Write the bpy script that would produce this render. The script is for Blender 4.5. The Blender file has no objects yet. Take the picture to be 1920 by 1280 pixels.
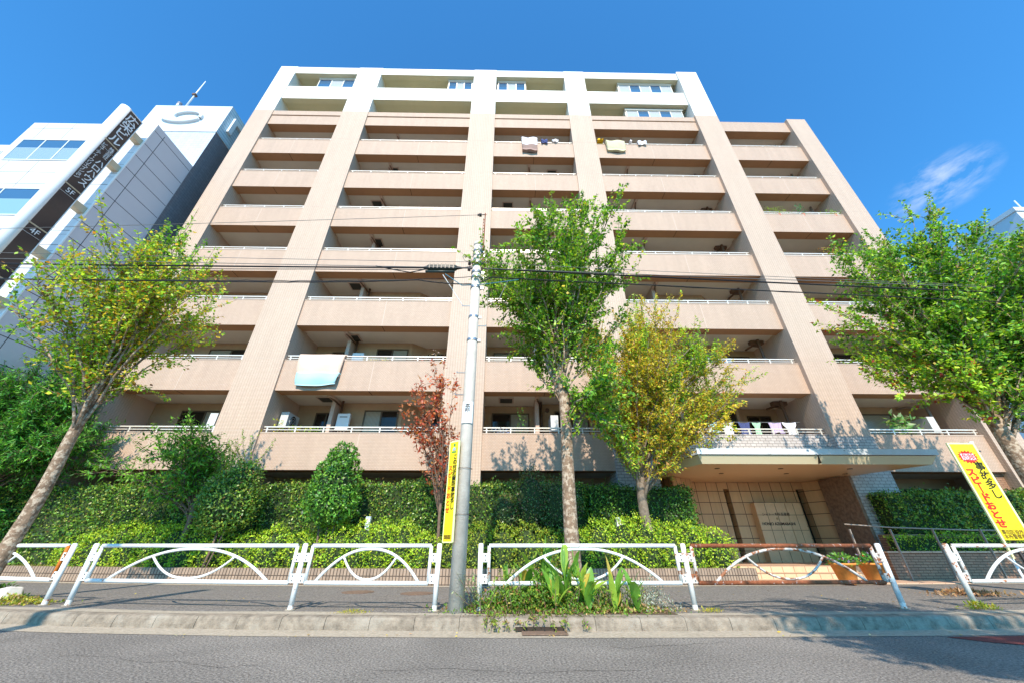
import bpy, math, random
import numpy as np
from mathutils import Vector
rad = math.radians
scene = bpy.context.scene
C = scene.collection

# ---------------------------------------------------------------- camera, sky, sun, exposure
cam_d = bpy.data.cameras.new('camera'); cam = bpy.data.objects.new('camera', cam_d); C.objects.link(cam)
cam_d.sensor_width = 36.0; cam_d.lens = 36.0 * 679.2 / 1920.0; cam_d.clip_start = 0.05; cam_d.clip_end = 3000
cam.location = (0, 0, 1.0); cam.rotation_euler = (rad(90 + 29.226), 0, rad(-0.929))
scene.camera = cam

SUN_EL, SUN_AZ = 43.0, 0.07
W = bpy.data.worlds.new('World'); scene.world = W; W.use_nodes = True
nt = W.node_tree; nt.nodes.clear()
wo = nt.nodes.new('ShaderNodeOutputWorld'); bg = nt.nodes.new('ShaderNodeBackground')
sky = nt.nodes.new('ShaderNodeTexSky'); sky.sky_type = 'NISHITA'; sky.sun_disc = False
sky.sun_elevation = rad(SUN_EL); sky.sun_rotation = math.pi - math.atan(SUN_AZ)
sky.altitude = 0; sky.air_density = 1.0; sky.dust_density = 0.6; sky.ozone_density = 2.0
tint = nt.nodes.new('ShaderNodeMix'); tint.data_type = 'RGBA'; tint.blend_type = 'MULTIPLY'; tint.inputs[0].default_value = 1.0
tint.inputs[7].default_value = (0.50, 1.46, 2.03, 1)
nt.links.new(sky.outputs[0], tint.inputs[6])
# one wisp of high cloud, laid out by direction in the sky
tc = nt.nodes.new('ShaderNodeTexCoord')
def vm(op, a=None, b=None):
    n = nt.nodes.new('ShaderNodeVectorMath'); n.operation = op
    for i, s in enumerate((a, b)):
        if s is None: continue
        if hasattr(s, 'is_output'): nt.links.new(s, n.inputs[i])
        else: n.inputs[i].default_value = s
    return n
def mm(op, a=None, b=None, c=None, clamp=False):
    n = nt.nodes.new('ShaderNodeMath'); n.operation = op; n.use_clamp = clamp
    for i, s in enumerate((a, b, c)):
        if s is None: continue
        if hasattr(s, 'is_output'): nt.links.new(s, n.inputs[i])
        else: n.inputs[i].default_value = s
    return n
CD = Vector((0.7425, 0.398, 0.5386)).normalized()      # centre of the wisp
ax = Vector((0.70, -0.75, 0.28)); ax = (ax - CD * ax.dot(CD)).normalized(); ay = CD.cross(ax)
g = tc.outputs['Generated']
u = vm('DOT_PRODUCT', g, tuple(ax)).outputs['Value']; v = vm('DOT_PRODUCT', g, tuple(ay)).outputs['Value']
front = mm('GREATER_THAN', vm('DOT_PRODUCT', g, tuple(CD)).outputs['Value'], 0.0).outputs[0]
uv = nt.nodes.new('ShaderNodeCombineXYZ'); nt.links.new(u, uv.inputs[0]); nt.links.new(v, uv.inputs[1])
mp = nt.nodes.new('ShaderNodeMapping'); mp.inputs['Scale'].default_value = (16, 34, 1); nt.links.new(uv.outputs[0], mp.inputs[0])
nz = nt.nodes.new('ShaderNodeTexNoise'); nz.inputs['Scale'].default_value = 1.0; nz.inputs['Detail'].default_value = 7; nz.inputs['Roughness'].default_value = 0.62
nz.inputs['Distortion'].default_value = 0.25
nt.links.new(mp.outputs[0], nz.inputs['Vector'])
uu = mm('MULTIPLY', u, 1 / 0.075).outputs[0]; vv = mm('MULTIPLY', v, 1 / 0.05).outputs[0]
r2 = mm('ADD', mm('MULTIPLY', uu, uu).outputs[0], mm('MULTIPLY', vv, vv).outputs[0]).outputs[0]
blob = mm('SUBTRACT', 1.0, r2, clamp=True).outputs[0]
dens = mm('MULTIPLY', mm('MULTIPLY', mm('SUBTRACT', nz.outputs[0], 0.42, clamp=True).outputs[0], 3.2, clamp=True).outputs[0], blob).outputs[0]
dens = mm('MULTIPLY', mm('MULTIPLY', dens, front).outputs[0], 0.55, clamp=True).outputs[0]
cl = nt.nodes.new('ShaderNodeMix'); cl.data_type = 'RGBA'; nt.links.new(dens, cl.inputs[0]); nt.links.new(tint.outputs[2], cl.inputs[6])
cl.inputs[7].default_value = (7.5, 7.8, 8.4, 1)
nt.links.new(cl.outputs[2], bg.inputs[0]); bg.inputs[1].default_value = 0.13
nt.links.new(bg.outputs[0], wo.inputs[0])

sl = bpy.data.lights.new('sun', 'SUN'); sl.energy = 5.2; sl.angle = rad(0.5); sl.color = (1.0, 0.885, 0.745)
so = bpy.data.objects.new('sun', sl); C.objects.link(so)
so.rotation_euler = Vector((SUN_AZ, 1.0, -math.tan(rad(SUN_EL)))).to_track_quat('-Z', 'Y').to_euler(); so.location = (0, -30, 30)
vs = scene.view_settings; vs.view_transform = 'Standard'; vs.look = 'None'; vs.exposure = 0.3; vs.gamma = 1.0; vs.use_curve_mapping = False
cy = scene.cycles; cy.max_bounces = 6; cy.diffuse_bounces = 4; cy.glossy_bounces = 3; cy.transparent_max_bounces = 8; cy.transmission_bounces = 3
try: cy.use_denoising = True
except Exception: pass

# ---------------------------------------------------------------- materials
def mat(name, col, rough=0.7, metal=0.0, spec=0.3, noise=None, bump=None, spots=None, patch=None):
    """noise=(scale, amount): tone variation; bump=(scale, strength); spots=(scale, threshold, colour, softness)"""
    m = bpy.data.materials.new(name); m.use_nodes = True
    t = m.node_tree; p = t.nodes['Principled BSDF']
    p.inputs['Roughness'].default_value = rough; p.inputs['Metallic'].default_value = metal
    p.inputs['Specular IOR Level'].default_value = spec
    p.inputs['Base Color'].default_value = (*col, 1)
    geo = t.nodes.new('ShaderNodeNewGeometry')
    last = None
    if noise:
        n = t.nodes.new('ShaderNodeTexNoise'); n.inputs['Scale'].default_value = noise[0]; n.inputs['Detail'].default_value = 6; n.inputs['Roughness'].default_value = 0.65
        t.links.new(geo.outputs['Position'], n.inputs['Vector'])
        r = t.nodes.new('ShaderNodeMapRange'); r.inputs[1].default_value = 0.25; r.inputs[2].default_value = 0.75
        r.inputs[3].default_value = 1 - noise[1]; r.inputs[4].default_value = 1 + noise[1]
        t.links.new(n.outputs[0], r.inputs[0])
        x = t.nodes.new('ShaderNodeVectorMath'); x.operation = 'SCALE'; x.inputs[0].default_value = col
        t.links.new(r.outputs[0], x.inputs['Scale']); last = x.outputs[0]
    if patch:
        n = t.nodes.new('ShaderNodeTexNoise'); n.inputs['Scale'].default_value = patch[0]; n.inputs['Detail'].default_value = 4; n.inputs['Distortion'].default_value = 0.6
        t.links.new(geo.outputs['Position'], n.inputs['Vector'])
        r = t.nodes.new('ShaderNodeMapRange'); r.inputs[1].default_value = 0.35; r.inputs[2].default_value = 0.65; r.inputs[3].default_value = 1 - patch[1]; r.inputs[4].default_value = 1 + patch[1]
        t.links.new(n.outputs[0], r.inputs[0])
        x = t.nodes.new('ShaderNodeVectorMath'); x.operation = 'SCALE'; t.links.new(r.outputs[0], x.inputs['Scale'])
        if last: t.links.new(last, x.inputs[0])
        else: x.inputs[0].default_value = col
        last = x.outputs[0]
    if spots:
        n = t.nodes.new('ShaderNodeTexNoise'); n.inputs['Scale'].default_value = spots[0]; n.inputs['Detail'].default_value = 8; n.inputs['Roughness'].default_value = 0.7
        t.links.new(geo.outputs['Position'], n.inputs['Vector'])
        r = t.nodes.new('ShaderNodeMapRange'); r.inputs[1].default_value = spots[1]; r.inputs[2].default_value = spots[1] + spots[3]
        t.links.new(n.outputs[0], r.inputs[0])
        x = t.nodes.new('ShaderNodeMix'); x.data_type = 'RGBA'; t.links.new(r.outputs[0], x.inputs[0])
        if last: t.links.new(last, x.inputs[6])
        else: x.inputs[6].default_value = (*col, 1)
        x.inputs[7].default_value = (*spots[2], 1); last = x.outputs[2]
    if last: t.links.new(last, p.inputs['Base Color'])
    if bump:
        n = t.nodes.new('ShaderNodeTexNoise'); n.inputs['Scale'].default_value = bump[0]; n.inputs['Detail'].default_value = 5
        t.links.new(geo.outputs['Position'], n.inputs['Vector'])
        b = t.nodes.new('ShaderNodeBump'); b.inputs['Strength'].default_value = bump[1]; b.inputs['Distance'].default_value = 0.02
        t.links.new(n.outputs[0], b.inputs['Height']); t.links.new(b.outputs[0], p.inputs['Normal'])
    return m

def tile_mat(name, c1, c2, mortar, w, h, mort=0.008, offset=0.5, rough=0.6, spec=0.3, bump=0.3, axis='xz', stain=0.10, stack_scale=0.35):
    m = bpy.data.materials.new(name); m.use_nodes = True
    t = m.node_tree; p = t.nodes['Principled BSDF']; p.inputs['Roughness'].default_value = rough; p.inputs['Specular IOR Level'].default_value = spec
    geo = t.nodes.new('ShaderNodeNewGeometry'); s = t.nodes.new('ShaderNodeSeparateXYZ'); t.links.new(geo.outputs['Position'], s.inputs[0])
    cmb = t.nodes.new('ShaderNodeCombineXYZ')
    if axis == 'xz':
        a = t.nodes.new('ShaderNodeMath'); a.operation = 'ADD'; t.links.new(s.outputs[0], a.inputs[0]); t.links.new(s.outputs[1], a.inputs[1])
        t.links.new(a.outputs[0], cmb.inputs[0]); t.links.new(s.outputs[2], cmb.inputs[1])
    else:
        t.links.new(s.outputs[0], cmb.inputs[0]); t.links.new(s.outputs[1], cmb.inputs[1])
    b = t.nodes.new('ShaderNodeTexBrick'); b.offset = offset; b.inputs['Scale'].default_value = 1.0
    b.inputs['Brick Width'].default_value = w; b.inputs['Row Height'].default_value = h; b.inputs['Mortar Size'].default_value = mort; b.inputs['Mortar Smooth'].default_value = 0.2
    b.inputs['Color1'].default_value = (*c1, 1); b.inputs['Color2'].default_value = (*c2, 1); b.inputs['Mortar'].default_value = (*mortar, 1); b.inputs['Bias'].default_value = -0.2
    t.links.new(cmb.outputs[0], b.inputs['Vector'])
    n = t.nodes.new('ShaderNodeTexNoise'); n.inputs['Scale'].default_value = stack_scale; n.inputs['Detail'].default_value = 8; n.inputs['Roughness'].default_value = 0.7
    mpp = t.nodes.new('ShaderNodeMapping'); mpp.inputs['Scale'].default_value = (9.0, 9.0, 1.0)
    t.links.new(geo.outputs['Position'], mpp.inputs[0]); t.links.new(mpp.outputs[0], n.inputs['Vector'])
    r = t.nodes.new('ShaderNodeMapRange'); r.inputs[1].default_value = 0.3; r.inputs[2].default_value = 0.7; r.inputs[3].default_value = 1 - stain; r.inputs[4].default_value = 1 + stain * 0.6
    t.links.new(n.outputs[0], r.inputs[0])
    x = t.nodes.new('ShaderNodeVectorMath'); x.operation = 'SCALE'; t.links.new(b.outputs['Color'], x.inputs[0]); t.links.new(r.outputs[0], x.inputs['Scale'])
    t.links.new(x.outputs[0], p.inputs['Base Color'])
    if bump:
        bb = t.nodes.new('ShaderNodeBump'); bb.invert = True; bb.inputs['Strength'].default_value = bump; bb.inputs['Distance'].default_value = 0.006
        t.links.new(b.outputs['Fac'], bb.inputs['Height']); t.links.new(bb.outputs[0], p.inputs['Normal'])
    return m

def leaf_mat(name, rough=0.45, trans=0.35, spec=0.35):
    m = bpy.data.materials.new(name); m.use_nodes = True
    t = m.node_tree; p = t.nodes['Principled BSDF']; out = t.nodes['Material Output']
    a = t.nodes.new('ShaderNodeAttribute'); a.attribute_name = 'leaf_colour'
    t.links.new(a.outputs['Color'], p.inputs['Base Color'])
    p.inputs['Roughness'].default_value = rough; p.inputs['Specular IOR Level'].default_value = spec
    tr = t.nodes.new('ShaderNodeBsdfTranslucent')
    x = t.nodes.new('ShaderNodeMix'); x.data_type = 'RGBA'; x.blend_type = 'MULTIPLY'; x.inputs[0].default_value = 1.0
    x.inputs[7].default_value = (1.5, 1.4, 0.7, 1); t.links.new(a.outputs['Color'], x.inputs[6]); t.links.new(x.outputs[2], tr.inputs[0])
    mx = t.nodes.new('ShaderNodeMixShader'); mx.inputs[0].default_value = trans
    t.links.new(p.outputs[0], mx.inputs[1]); t.links.new(tr.outputs[0], mx.inputs[2]); t.links.new(mx.outputs[0], out.inputs['Surface'])
    return m

def glass_mat(name, col, rough=0.05, spec=0.8, stripes=0, stripe_col=None):
    m = mat(name, col, rough=rough, spec=spec)
    if stripes:
        t = m.node_tree; p = t.nodes['Principled BSDF']; geo = t.nodes.new('ShaderNodeNewGeometry')
        w = t.nodes.new('ShaderNodeTexWave'); w.bands_direction = 'X'; w.inputs['Scale'].default_value = stripes; w.inputs['Distortion'].default_value = 1.2; w.inputs['Detail'].default_value = 2
        t.links.new(geo.outputs['Position'], w.inputs['Vector'])
        x = t.nodes.new('ShaderNodeMix'); x.data_type = 'RGBA'; t.links.new(w.outputs[0], x.inputs[0])
        x.inputs[6].default_value = (*col, 1); x.inputs[7].default_value = (*stripe_col, 1); t.links.new(x.outputs[2], p.inputs['Base Color'])
    return m

M = {}
M['peach'] = tile_mat('peach_mosaic_tile', (0.545, 0.39, 0.29), (0.59, 0.43, 0.32), (0.41, 0.285, 0.205), 0.10, 0.05, 0.006, bump=0.35, stain=0.09)
M['peach_pillar'] = tile_mat('pale_peach_mosaic_tile', (0.61, 0.46, 0.35), (0.655, 0.505, 0.385), (0.42, 0.30, 0.22), 0.10, 0.05, 0.007, offset=0, bump=0.4, stain=0.08)
M['joint'] = mat('sealant_joint', (0.60, 0.47, 0.375), 0.8)
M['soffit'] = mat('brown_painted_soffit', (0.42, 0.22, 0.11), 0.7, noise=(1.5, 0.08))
M['white_tile'] = tile_mat('cream_white_mosaic_tile', (0.80, 0.765, 0.69), (0.82, 0.785, 0.71), (0.72, 0.68, 0.60), 0.10, 0.05, 0.005, bump=0.2, stain=0.05)
M['cream'] = mat('cream_balcony_ceiling', (0.72, 0.655, 0.56), 0.8, noise=(0.9, 0.07))
M['cream_yellow'] = mat('yellowish_balcony_lining', (0.66, 0.60, 0.40), 0.8, noise=(0.9, 0.06))
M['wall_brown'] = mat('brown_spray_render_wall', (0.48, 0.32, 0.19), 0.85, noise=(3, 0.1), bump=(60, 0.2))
M['wing'] = mat('taupe_render_wing_wall', (0.58, 0.43, 0.34), 0.85, noise=(2, 0.06))
M['alu'] = mat('champagne_aluminium', (0.80, 0.75, 0.66), 0.35, 0.2, 0.5)
M['bronze'] = mat('bronze_window_frame', (0.13, 0.085, 0.05), 0.4, 0.3)
M['glass_dark'] = glass_mat('dark_window_glass', (0.03, 0.022, 0.016), 0.06, 0.35)
M['glass_curtain'] = glass_mat('window_glass_over_curtain', (0.24, 0.21, 0.15), 0.15, 0.3, 6, (0.46, 0.41, 0.31))
M['glass_white'] = glass_mat('window_glass_over_white_curtain', (0.28, 0.32, 0.36), 0.1, 0.7, 5, (0.66, 0.66, 0.64))
M['glass_blue'] = glass_mat('glass_with_painted_sky_blue', (0.05, 0.13, 0.24), 0.03, 0.8)  # sky reflection painted in as a blue base colour
M['glass_blind'] = glass_mat('glass_over_pale_blind', (0.24, 0.40, 0.42), 0.1, 0.7)
M['glass_slat'] = glass_mat('glass_over_slatted_blind', (0.07, 0.18, 0.28), 0.1, 0.7, 7, (0.50, 0.60, 0.64))
M['dark'] = mat('dark_recess', (0.05, 0.035, 0.025), 0.9)
M['pipe'] = mat('brown_downpipe', (0.16, 0.09, 0.055), 0.5)
M['pipe_pale'] = mat('pale_downpipe', (0.34, 0.28, 0.23), 0.5)
M['hatch'] = mat('dark_steel_hatch', (0.07, 0.07, 0.06), 0.5, 0.3)
M['grey_tile'] = tile_mat('pale_grey_square_tile', (0.50, 0.45, 0.41), (0.58, 0.53, 0.49), (0.26, 0.22, 0.20), 0.20, 0.10, 0.010, offset=0.5, bump=0.6)
M['stone'] = tile_mat('honey_stone_cladding', (0.58, 0.36, 0.18), (0.66, 0.43, 0.225), (0.10, 0.05, 0.03), 0.42, 0.40, 0.012, offset=0, rough=0.45, bump=0.6, stain=0.16)
M['stone_plain'] = mat('smooth_honey_stone', (0.68, 0.45, 0.25), 0.4, noise=(2.5, 0.12))
M['rough_stone'] = mat('rough_split_stone', (0.25, 0.165, 0.11), 0.9, noise=(9, 0.45), bump=(9, 1.0))
M['canopy_edge'] = mat('stained_white_metal_fascia', (0.62, 0.64, 0.64), 0.4, 0.0, 0.4, noise=(3, 0.08), spots=(7, 0.60, (0.25, 0.24, 0.22), 0.12))
M['canopy_cream'] = mat('cream_metal_fascia', (0.66, 0.56, 0.36), 0.4)
M['canopy_soffit'] = mat('cream_panel_canopy_soffit', (0.70, 0.47, 0.26), 0.35, spec=0.5)
M['orange_door'] = mat('orange_painted_door', (0.50, 0.13, 0.03), 0.5)
M['asphalt'] = mat('grey_asphalt', (0.225, 0.20, 0.172), 0.9, noise=(42, 1.0), bump=(45, 1.0), patch=(0.55, 0.16), spots=(60, 0.55, (0.10, 0.09, 0.08), 0.1))
M['asphalt_walk'] = mat('dark_pavement_asphalt', (0.20, 0.178, 0.155), 0.9, noise=(36, 0.9), bump=(45, 0.8), spots=(1.1, 0.50, (0.19, 0.17, 0.15), 0.25))
M['concrete'] = mat('weathered_kerb_concrete', (0.26, 0.21, 0.155), 0.9, noise=(9, 0.5), bump=(60, 0.5), spots=(2.6, 0.50, (0.38, 0.33, 0.26), 0.22))
M['gutter'] = mat('pale_gutter_concrete', (0.40, 0.335, 0.25), 0.9, noise=(22, 0.3), bump=(70, 0.4), spots=(2.4, 0.56, (0.30, 0.25, 0.18), 0.18))
M['pole'] = mat('grey_concrete_pole', (0.60, 0.54, 0.46), 0.85, noise=(5, 0.18), bump=(50, 0.3), spots=(2.0, 0.6, (0.36, 0.31, 0.26), 0.15))
M['ground'] = mat('city_ground', (0.14, 0.13, 0.12), 0.95, noise=(3, 0.2))
M['soil'] = mat('brown_soil', (0.13, 0.085, 0.05), 0.95, noise=(25, 0.4), bump=(40, 0.8))
M['planter_tile'] = tile_mat('brown_upright_brick_tile', (0.40, 0.285, 0.20), (0.32, 0.23, 0.165), (0.10, 0.07, 0.05), 0.075, 0.17, 0.010, offset=0, bump=0.9, stain=0.3, stack_scale=1.5)
M['ramp_tile'] = tile_mat('brown_brick_tile', (0.42, 0.24, 0.15), (0.36, 0.20, 0.125), (0.14, 0.08, 0.05), 0.22, 0.065, 0.008, bump=0.7, stain=0.2)
M['paving'] = tile_mat('peach_square_paving', (0.62, 0.40, 0.27), (0.68, 0.46, 0.31), (0.30, 0.17, 0.10), 0.33, 0.33, 0.008, offset=0, axis='xy', bump=0.4)
M['paving_riser'] = tile_mat('peach_paving_riser', (0.66, 0.46, 0.28), (0.72, 0.52, 0.33), (0.30, 0.17, 0.10), 0.33, 0.30, 0.010, offset=0, bump=0.4)
M['paint'] = mat('white_fence_paint', (0.80, 0.80, 0.77), 0.4, 0, 0.5, noise=(5, 0.10), spots=(13, 0.645, (0.30, 0.14, 0.07), 0.04))
M['paint_worn'] = mat('white_fence_paint_with_rust', (0.74, 0.72, 0.66), 0.5, 0, 0.4, noise=(9, 0.08), spots=(9, 0.55, (0.36, 0.13, 0.045), 0.05))
M['paint_rusty'] = mat('peeling_paint_over_rust', (0.60, 0.55, 0.48), 0.6, 0, 0.3, noise=(9, 0.15), spots=(8, 0.49, (0.30, 0.11, 0.045), 0.05))
M['rust'] = mat('rusted_steel', (0.27, 0.085, 0.035), 0.85, noise=(18, 0.45), bump=(60, 0.6), spots=(14, 0.60, (0.62, 0.50, 0.44), 0.05))
M['rust_orange'] = mat('orange_rust_primer', (0.62, 0.17, 0.02), 0.6, noise=(7, 0.25), spots=(8, 0.60, (0.36, 0.10, 0.02), 0.1))
M['galv'] = mat('galvanised_steel', (0.42, 0.43, 0.44), 0.35, 0.8)
M['bolt'] = mat('bolt_steel', (0.12, 0.11, 0.10), 0.5, 0.6)
M['cable'] = mat('black_cable', (0.022, 0.022, 0.024), 0.55)
M['cable_grey'] = mat('grey_wire', (0.20, 0.19, 0.18), 0.55)
M['cable_blue'] = mat('blue_binding_wire', (0.05, 0.20, 0.26), 0.5)
M['box_dark'] = mat('dark_plastic_closure', (0.035, 0.05, 0.045), 0.4)
M['rubber'] = mat('black_porcelain', (0.05, 0.04, 0.04), 0.3)
M['bark'] = mat('flaky_plane_bark', (0.25, 0.165, 0.105), 0.95, noise=(10, 0.45), bump=(16, 1.0), spots=(11, 0.50, (0.50, 0.39, 0.28), 0.05))
M['bark_grey'] = mat('smooth_grey_bark', (0.22, 0.17, 0.125), 0.9, noise=(9, 0.45), bump=(18, 0.8), spots=(4, 0.6, (0.17, 0.14, 0.11), 0.12))
M['bark_dark'] = mat('dark_thin_bark', (0.19, 0.125, 0.085), 0.9, noise=(9, 0.3), bump=(20, 0.8))
M['leaf'] = leaf_mat('tree_leaf'); M['leaf_glossy'] = leaf_mat('glossy_evergreen_leaf', 0.36, 0.28, 0.5)
M['leaf_core'] = mat('hedge_dark_core', (0.035, 0.055, 0.018), 0.95, noise=(10, 0.4))  # solid dark green core inside hedges and shrubs
M['yellow'] = mat('yellow_sign_sheet', (0.86, 0.68, 0.015), 0.45, noise=(3, 0.06))
M['sign_edge'] = mat('pale_yellow_sign_edge', (0.86, 0.84, 0.42), 0.5)
M['white'] = mat('white_enamel', (0.82, 0.82, 0.80), 0.4, 0, 0.4)
M['ink_black'] = mat('black_lettering', (0.015, 0.012, 0.01), 0.6); M['ink_red'] = mat('red_lettering', (0.62, 0.03, 0.015), 0.6)
M['ink_orange'] = mat('orange_burst', (0.75, 0.16, 0.01), 0.6); M['ink_pink'] = mat('pale_pink_panel', (0.85, 0.72, 0.74), 0.6)
M['ink_brown'] = mat('brown_lettering', (0.22, 0.12, 0.02), 0.6); M['ink_green'] = mat('green_emblem', (0.05, 0.32, 0.10), 0.6)
M['ink_blue'] = mat('pale_blue_emblem', (0.35, 0.48, 0.66), 0.6)
M['letter_white'] = mat('white_lettering', (0.85, 0.85, 0.85), 0.5)
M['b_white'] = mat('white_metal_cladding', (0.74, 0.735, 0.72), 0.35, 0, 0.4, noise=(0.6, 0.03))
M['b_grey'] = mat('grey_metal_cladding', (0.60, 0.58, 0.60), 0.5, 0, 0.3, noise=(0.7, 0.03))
M['seam'] = mat('dark_panel_seam', (0.05, 0.05, 0.055), 0.8); M['seam_pale'] = mat('grey_panel_seam', (0.22, 0.22, 0.23), 0.8)
M['tower_dark'] = tile_mat('shade_darkened_wall_tile', (0.20, 0.19, 0.20), (0.23, 0.22, 0.23), (0.15, 0.14, 0.15), 0.3, 0.15, 0.01, bump=0.1)  # strong shade on the tower side is put into the tile colour
M['tower_blue'] = tile_mat('pale_blue_grey_tile', (0.50, 0.58, 0.66), (0.54, 0.62, 0.70), (0.40, 0.48, 0.56), 0.4, 0.2, 0.012, bump=0.2)
M['tower_side'] = tile_mat('shade_tinted_boarding', (0.52, 0.66, 0.72), (0.56, 0.70, 0.76), (0.25, 0.36, 0.42), 3.0, 0.22, 0.02, bump=0.4)  # boarding lines; blue-grey shade of the white box's right face is painted in
M['sign_black'] = mat('black_sign_face', (0.035, 0.028, 0.030), 0.22, 0, 0.6, noise=(0.8, 0.2))
M['sign_beige'] = mat('beige_metal_trim', (0.60, 0.48, 0.32), 0.4)
M['emblem_grey'] = mat('pale_grey_emblem', (0.62, 0.67, 0.70), 0.5)
M['d_wall'] = mat('pale_blue_white_wall', (0.66, 0.70, 0.74), 0.6, noise=(0.3, 0.06))
M['terracotta'] = mat('orange_terracotta', (0.78, 0.27, 0.055), 0.75, noise=(6, 0.25), spots=(5, 0.58, (0.72, 0.40, 0.16), 0.15))
M['futon_white'] = mat('white_bedding', (0.84, 0.84, 0.88), 0.95, bump=(10, 0.5)); M['futon_grey'] = mat('grey_brown_blanket', (0.36, 0.24, 0.20), 0.95)
M['futon_olive'] = mat('pale_olive_futon', (0.60, 0.56, 0.36), 0.95, noise=(3, 0.12), bump=(8, 0.4)); M['cloth_yellow'] = mat('yellow_cloth', (0.80, 0.46, 0.02), 0.9)
M['cloth_cream'] = mat('cream_bedspread', (0.80, 0.60, 0.46), 0.95, noise=(2, 0.06), bump=(7, 0.4)); M['cloth_blue'] = mat('pale_blue_towel', (0.42, 0.68, 0.72), 0.95, bump=(7, 0.4))
M['cloth_navy'] = mat('dark_blue_cloth', (0.07, 0.09, 0.22), 0.95); M['cloth_lilac'] = mat('lilac_cloth', (0.55, 0.45, 0.66), 0.95); M['cloth_green'] = mat('pale_green_cloth', (0.40, 0.66, 0.45), 0.95)
M['pot_red'] = mat('red_clay_pot', (0.50, 0.14, 0.08), 0.7); M['plastic_grey'] = mat('pale_grey_unit', (0.62, 0.64, 0.64), 0.5)
M['red_paint'] = mat('dark_red_road_paint', (0.19, 0.045, 0.04), 0.85, noise=(60, 0.3), bump=(130, 0.5))
M['grate'] = mat('rusty_iron_cover', (0.20, 0.13, 0.09), 0.8, noise=(20, 0.3), bump=(30, 0.6))
M['line_white'] = mat('white_light_box', (0.84, 0.84, 0.84), 0.4)

# ---------------------------------------------------------------- helpers
def wloc(o):
    v = Vector((0, 0, 0))
    while o: v += o.location; o = o.parent
    return v
class MB:
    def __init__(s): s.v = []; s.f = []; s.m = []
    def add(s, vs, fs, mi=0):
        n = len(s.v); s.v += [tuple(a) for a in vs]; s.f += [tuple(i + n for i in f) for f in fs]; s.m += [mi] * len(fs); return s
    def box(s, x0, x1, y0, y1, z0, z1, mi=0, under=None, front=None):
        n = len(s.v)
        s.v += [(x0, y0, z0), (x1, y0, z0), (x1, y1, z0), (x0, y1, z0), (x0, y0, z1), (x1, y0, z1), (x1, y1, z1), (x0, y1, z1)]
        F = [(3, 2, 1, 0), (4, 5, 6, 7), (0, 1, 5, 4), (1, 2, 6, 5), (2, 3, 7, 6), (3, 0, 4, 7)]
        s.f += [tuple(i + n for i in f) for f in F]
        mm_ = [mi] * 6
        if under is not None: mm_[0] = under
        if front is not None: mm_[2] = front
        s.m += mm_; return s
    def prism(s, poly, z0, z1, mi=0, under=None):
        n = len(poly); vs = [(x, y, z0) for x, y in poly] + [(x, y, z1) for x, y in poly]
        s.add(vs, [tuple(reversed(range(n)))], mi if under is None else under)
        k = len(s.v) - 2 * n
        s.f.append(tuple(range(k + n, k + 2 * n))); s.m.append(mi)
        for i in range(n):
            j = (i + 1) % n; s.f.append((k + i, k + j, k + n + j, k + n + i)); s.m.append(mi)
        return s
    def tube(s, pts, r, n=8, mi=0, cap=True):
        P = [Vector(p) for p in pts]; R = r if hasattr(r, '__len__') else [r] * len(P)
        t0 = (P[1] - P[0]).normalized(); a = t0.orthogonal().normalized(); k = len(s.v)
        for i, p in enumerate(P):
            t = (P[min(i + 1, len(P) - 1)] - P[max(i - 1, 0)]).normalized()
            a = (a - t * a.dot(t)).normalized(); b = t.cross(a)
            for j in range(n):
                w = 2 * math.pi * j / n; q = p + (a * math.cos(w) + b * math.sin(w)) * R[i]; s.v.append(tuple(q))
        for i in range(len(P) - 1):
            for j in range(n):
                jj = (j + 1) % n; s.f.append((k + i * n + j, k + i * n + jj, k + (i + 1) * n + jj, k + (i + 1) * n + j)); s.m.append(mi)
        if cap:
            s.f.append(tuple(k + j for j in reversed(range(n)))); s.m.append(mi)
            e = k + (len(P) - 1) * n; s.f.append(tuple(e + j for j in range(n))); s.m.append(mi)
        return s
    def build(s, name, mats, parent=None, smooth=False, bevel=0):
        me = bpy.data.meshes.new(name); me.from_pydata(s.v, [], s.f)
        if not isinstance(mats, (list, tuple)): mats = [mats]
        for m in mats: me.materials.append(M[m])
        me.polygons.foreach_set('material_index', s.m)
        if smooth: me.polygons.foreach_set('use_smooth', [True] * len(s.f))
        me.update()
        o = bpy.data.objects.new(name, me); C.objects.link(o)
        if parent: o.parent = parent; o.location = -wloc(parent)
        if bevel:
            b = o.modifiers.new('bevel', 'BEVEL'); b.width = bevel; b.segments = 2; b.limit_method = 'ANGLE'
        return o
def tag(o, label=None, cat=None, group=None, kind=None):
    if label: o['label'] = label
    if cat: o['category'] = cat
    if group: o['group'] = group
    if kind: o['kind'] = kind
    return o
def thing(name, loc, label, cat, group=None, rz=0):
    o = bpy.data.objects.new(name, None); C.objects.link(o); o.location = loc; o.rotation_euler = (0, 0, rz); o.empty_display_size = 0.2
    return tag(o, label, cat, group)
def clone(o, loc, label, rz=0, parent=None):
    c = o.copy(); C.objects.link(c); c.parent = parent
    if parent is None: c.location = loc; c.rotation_euler = (0, 0, rz); c['label'] = label
    for ch in [k for k in bpy.data.objects if k.parent == o]: clone(ch, None, None, parent=c)
    return c
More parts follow.
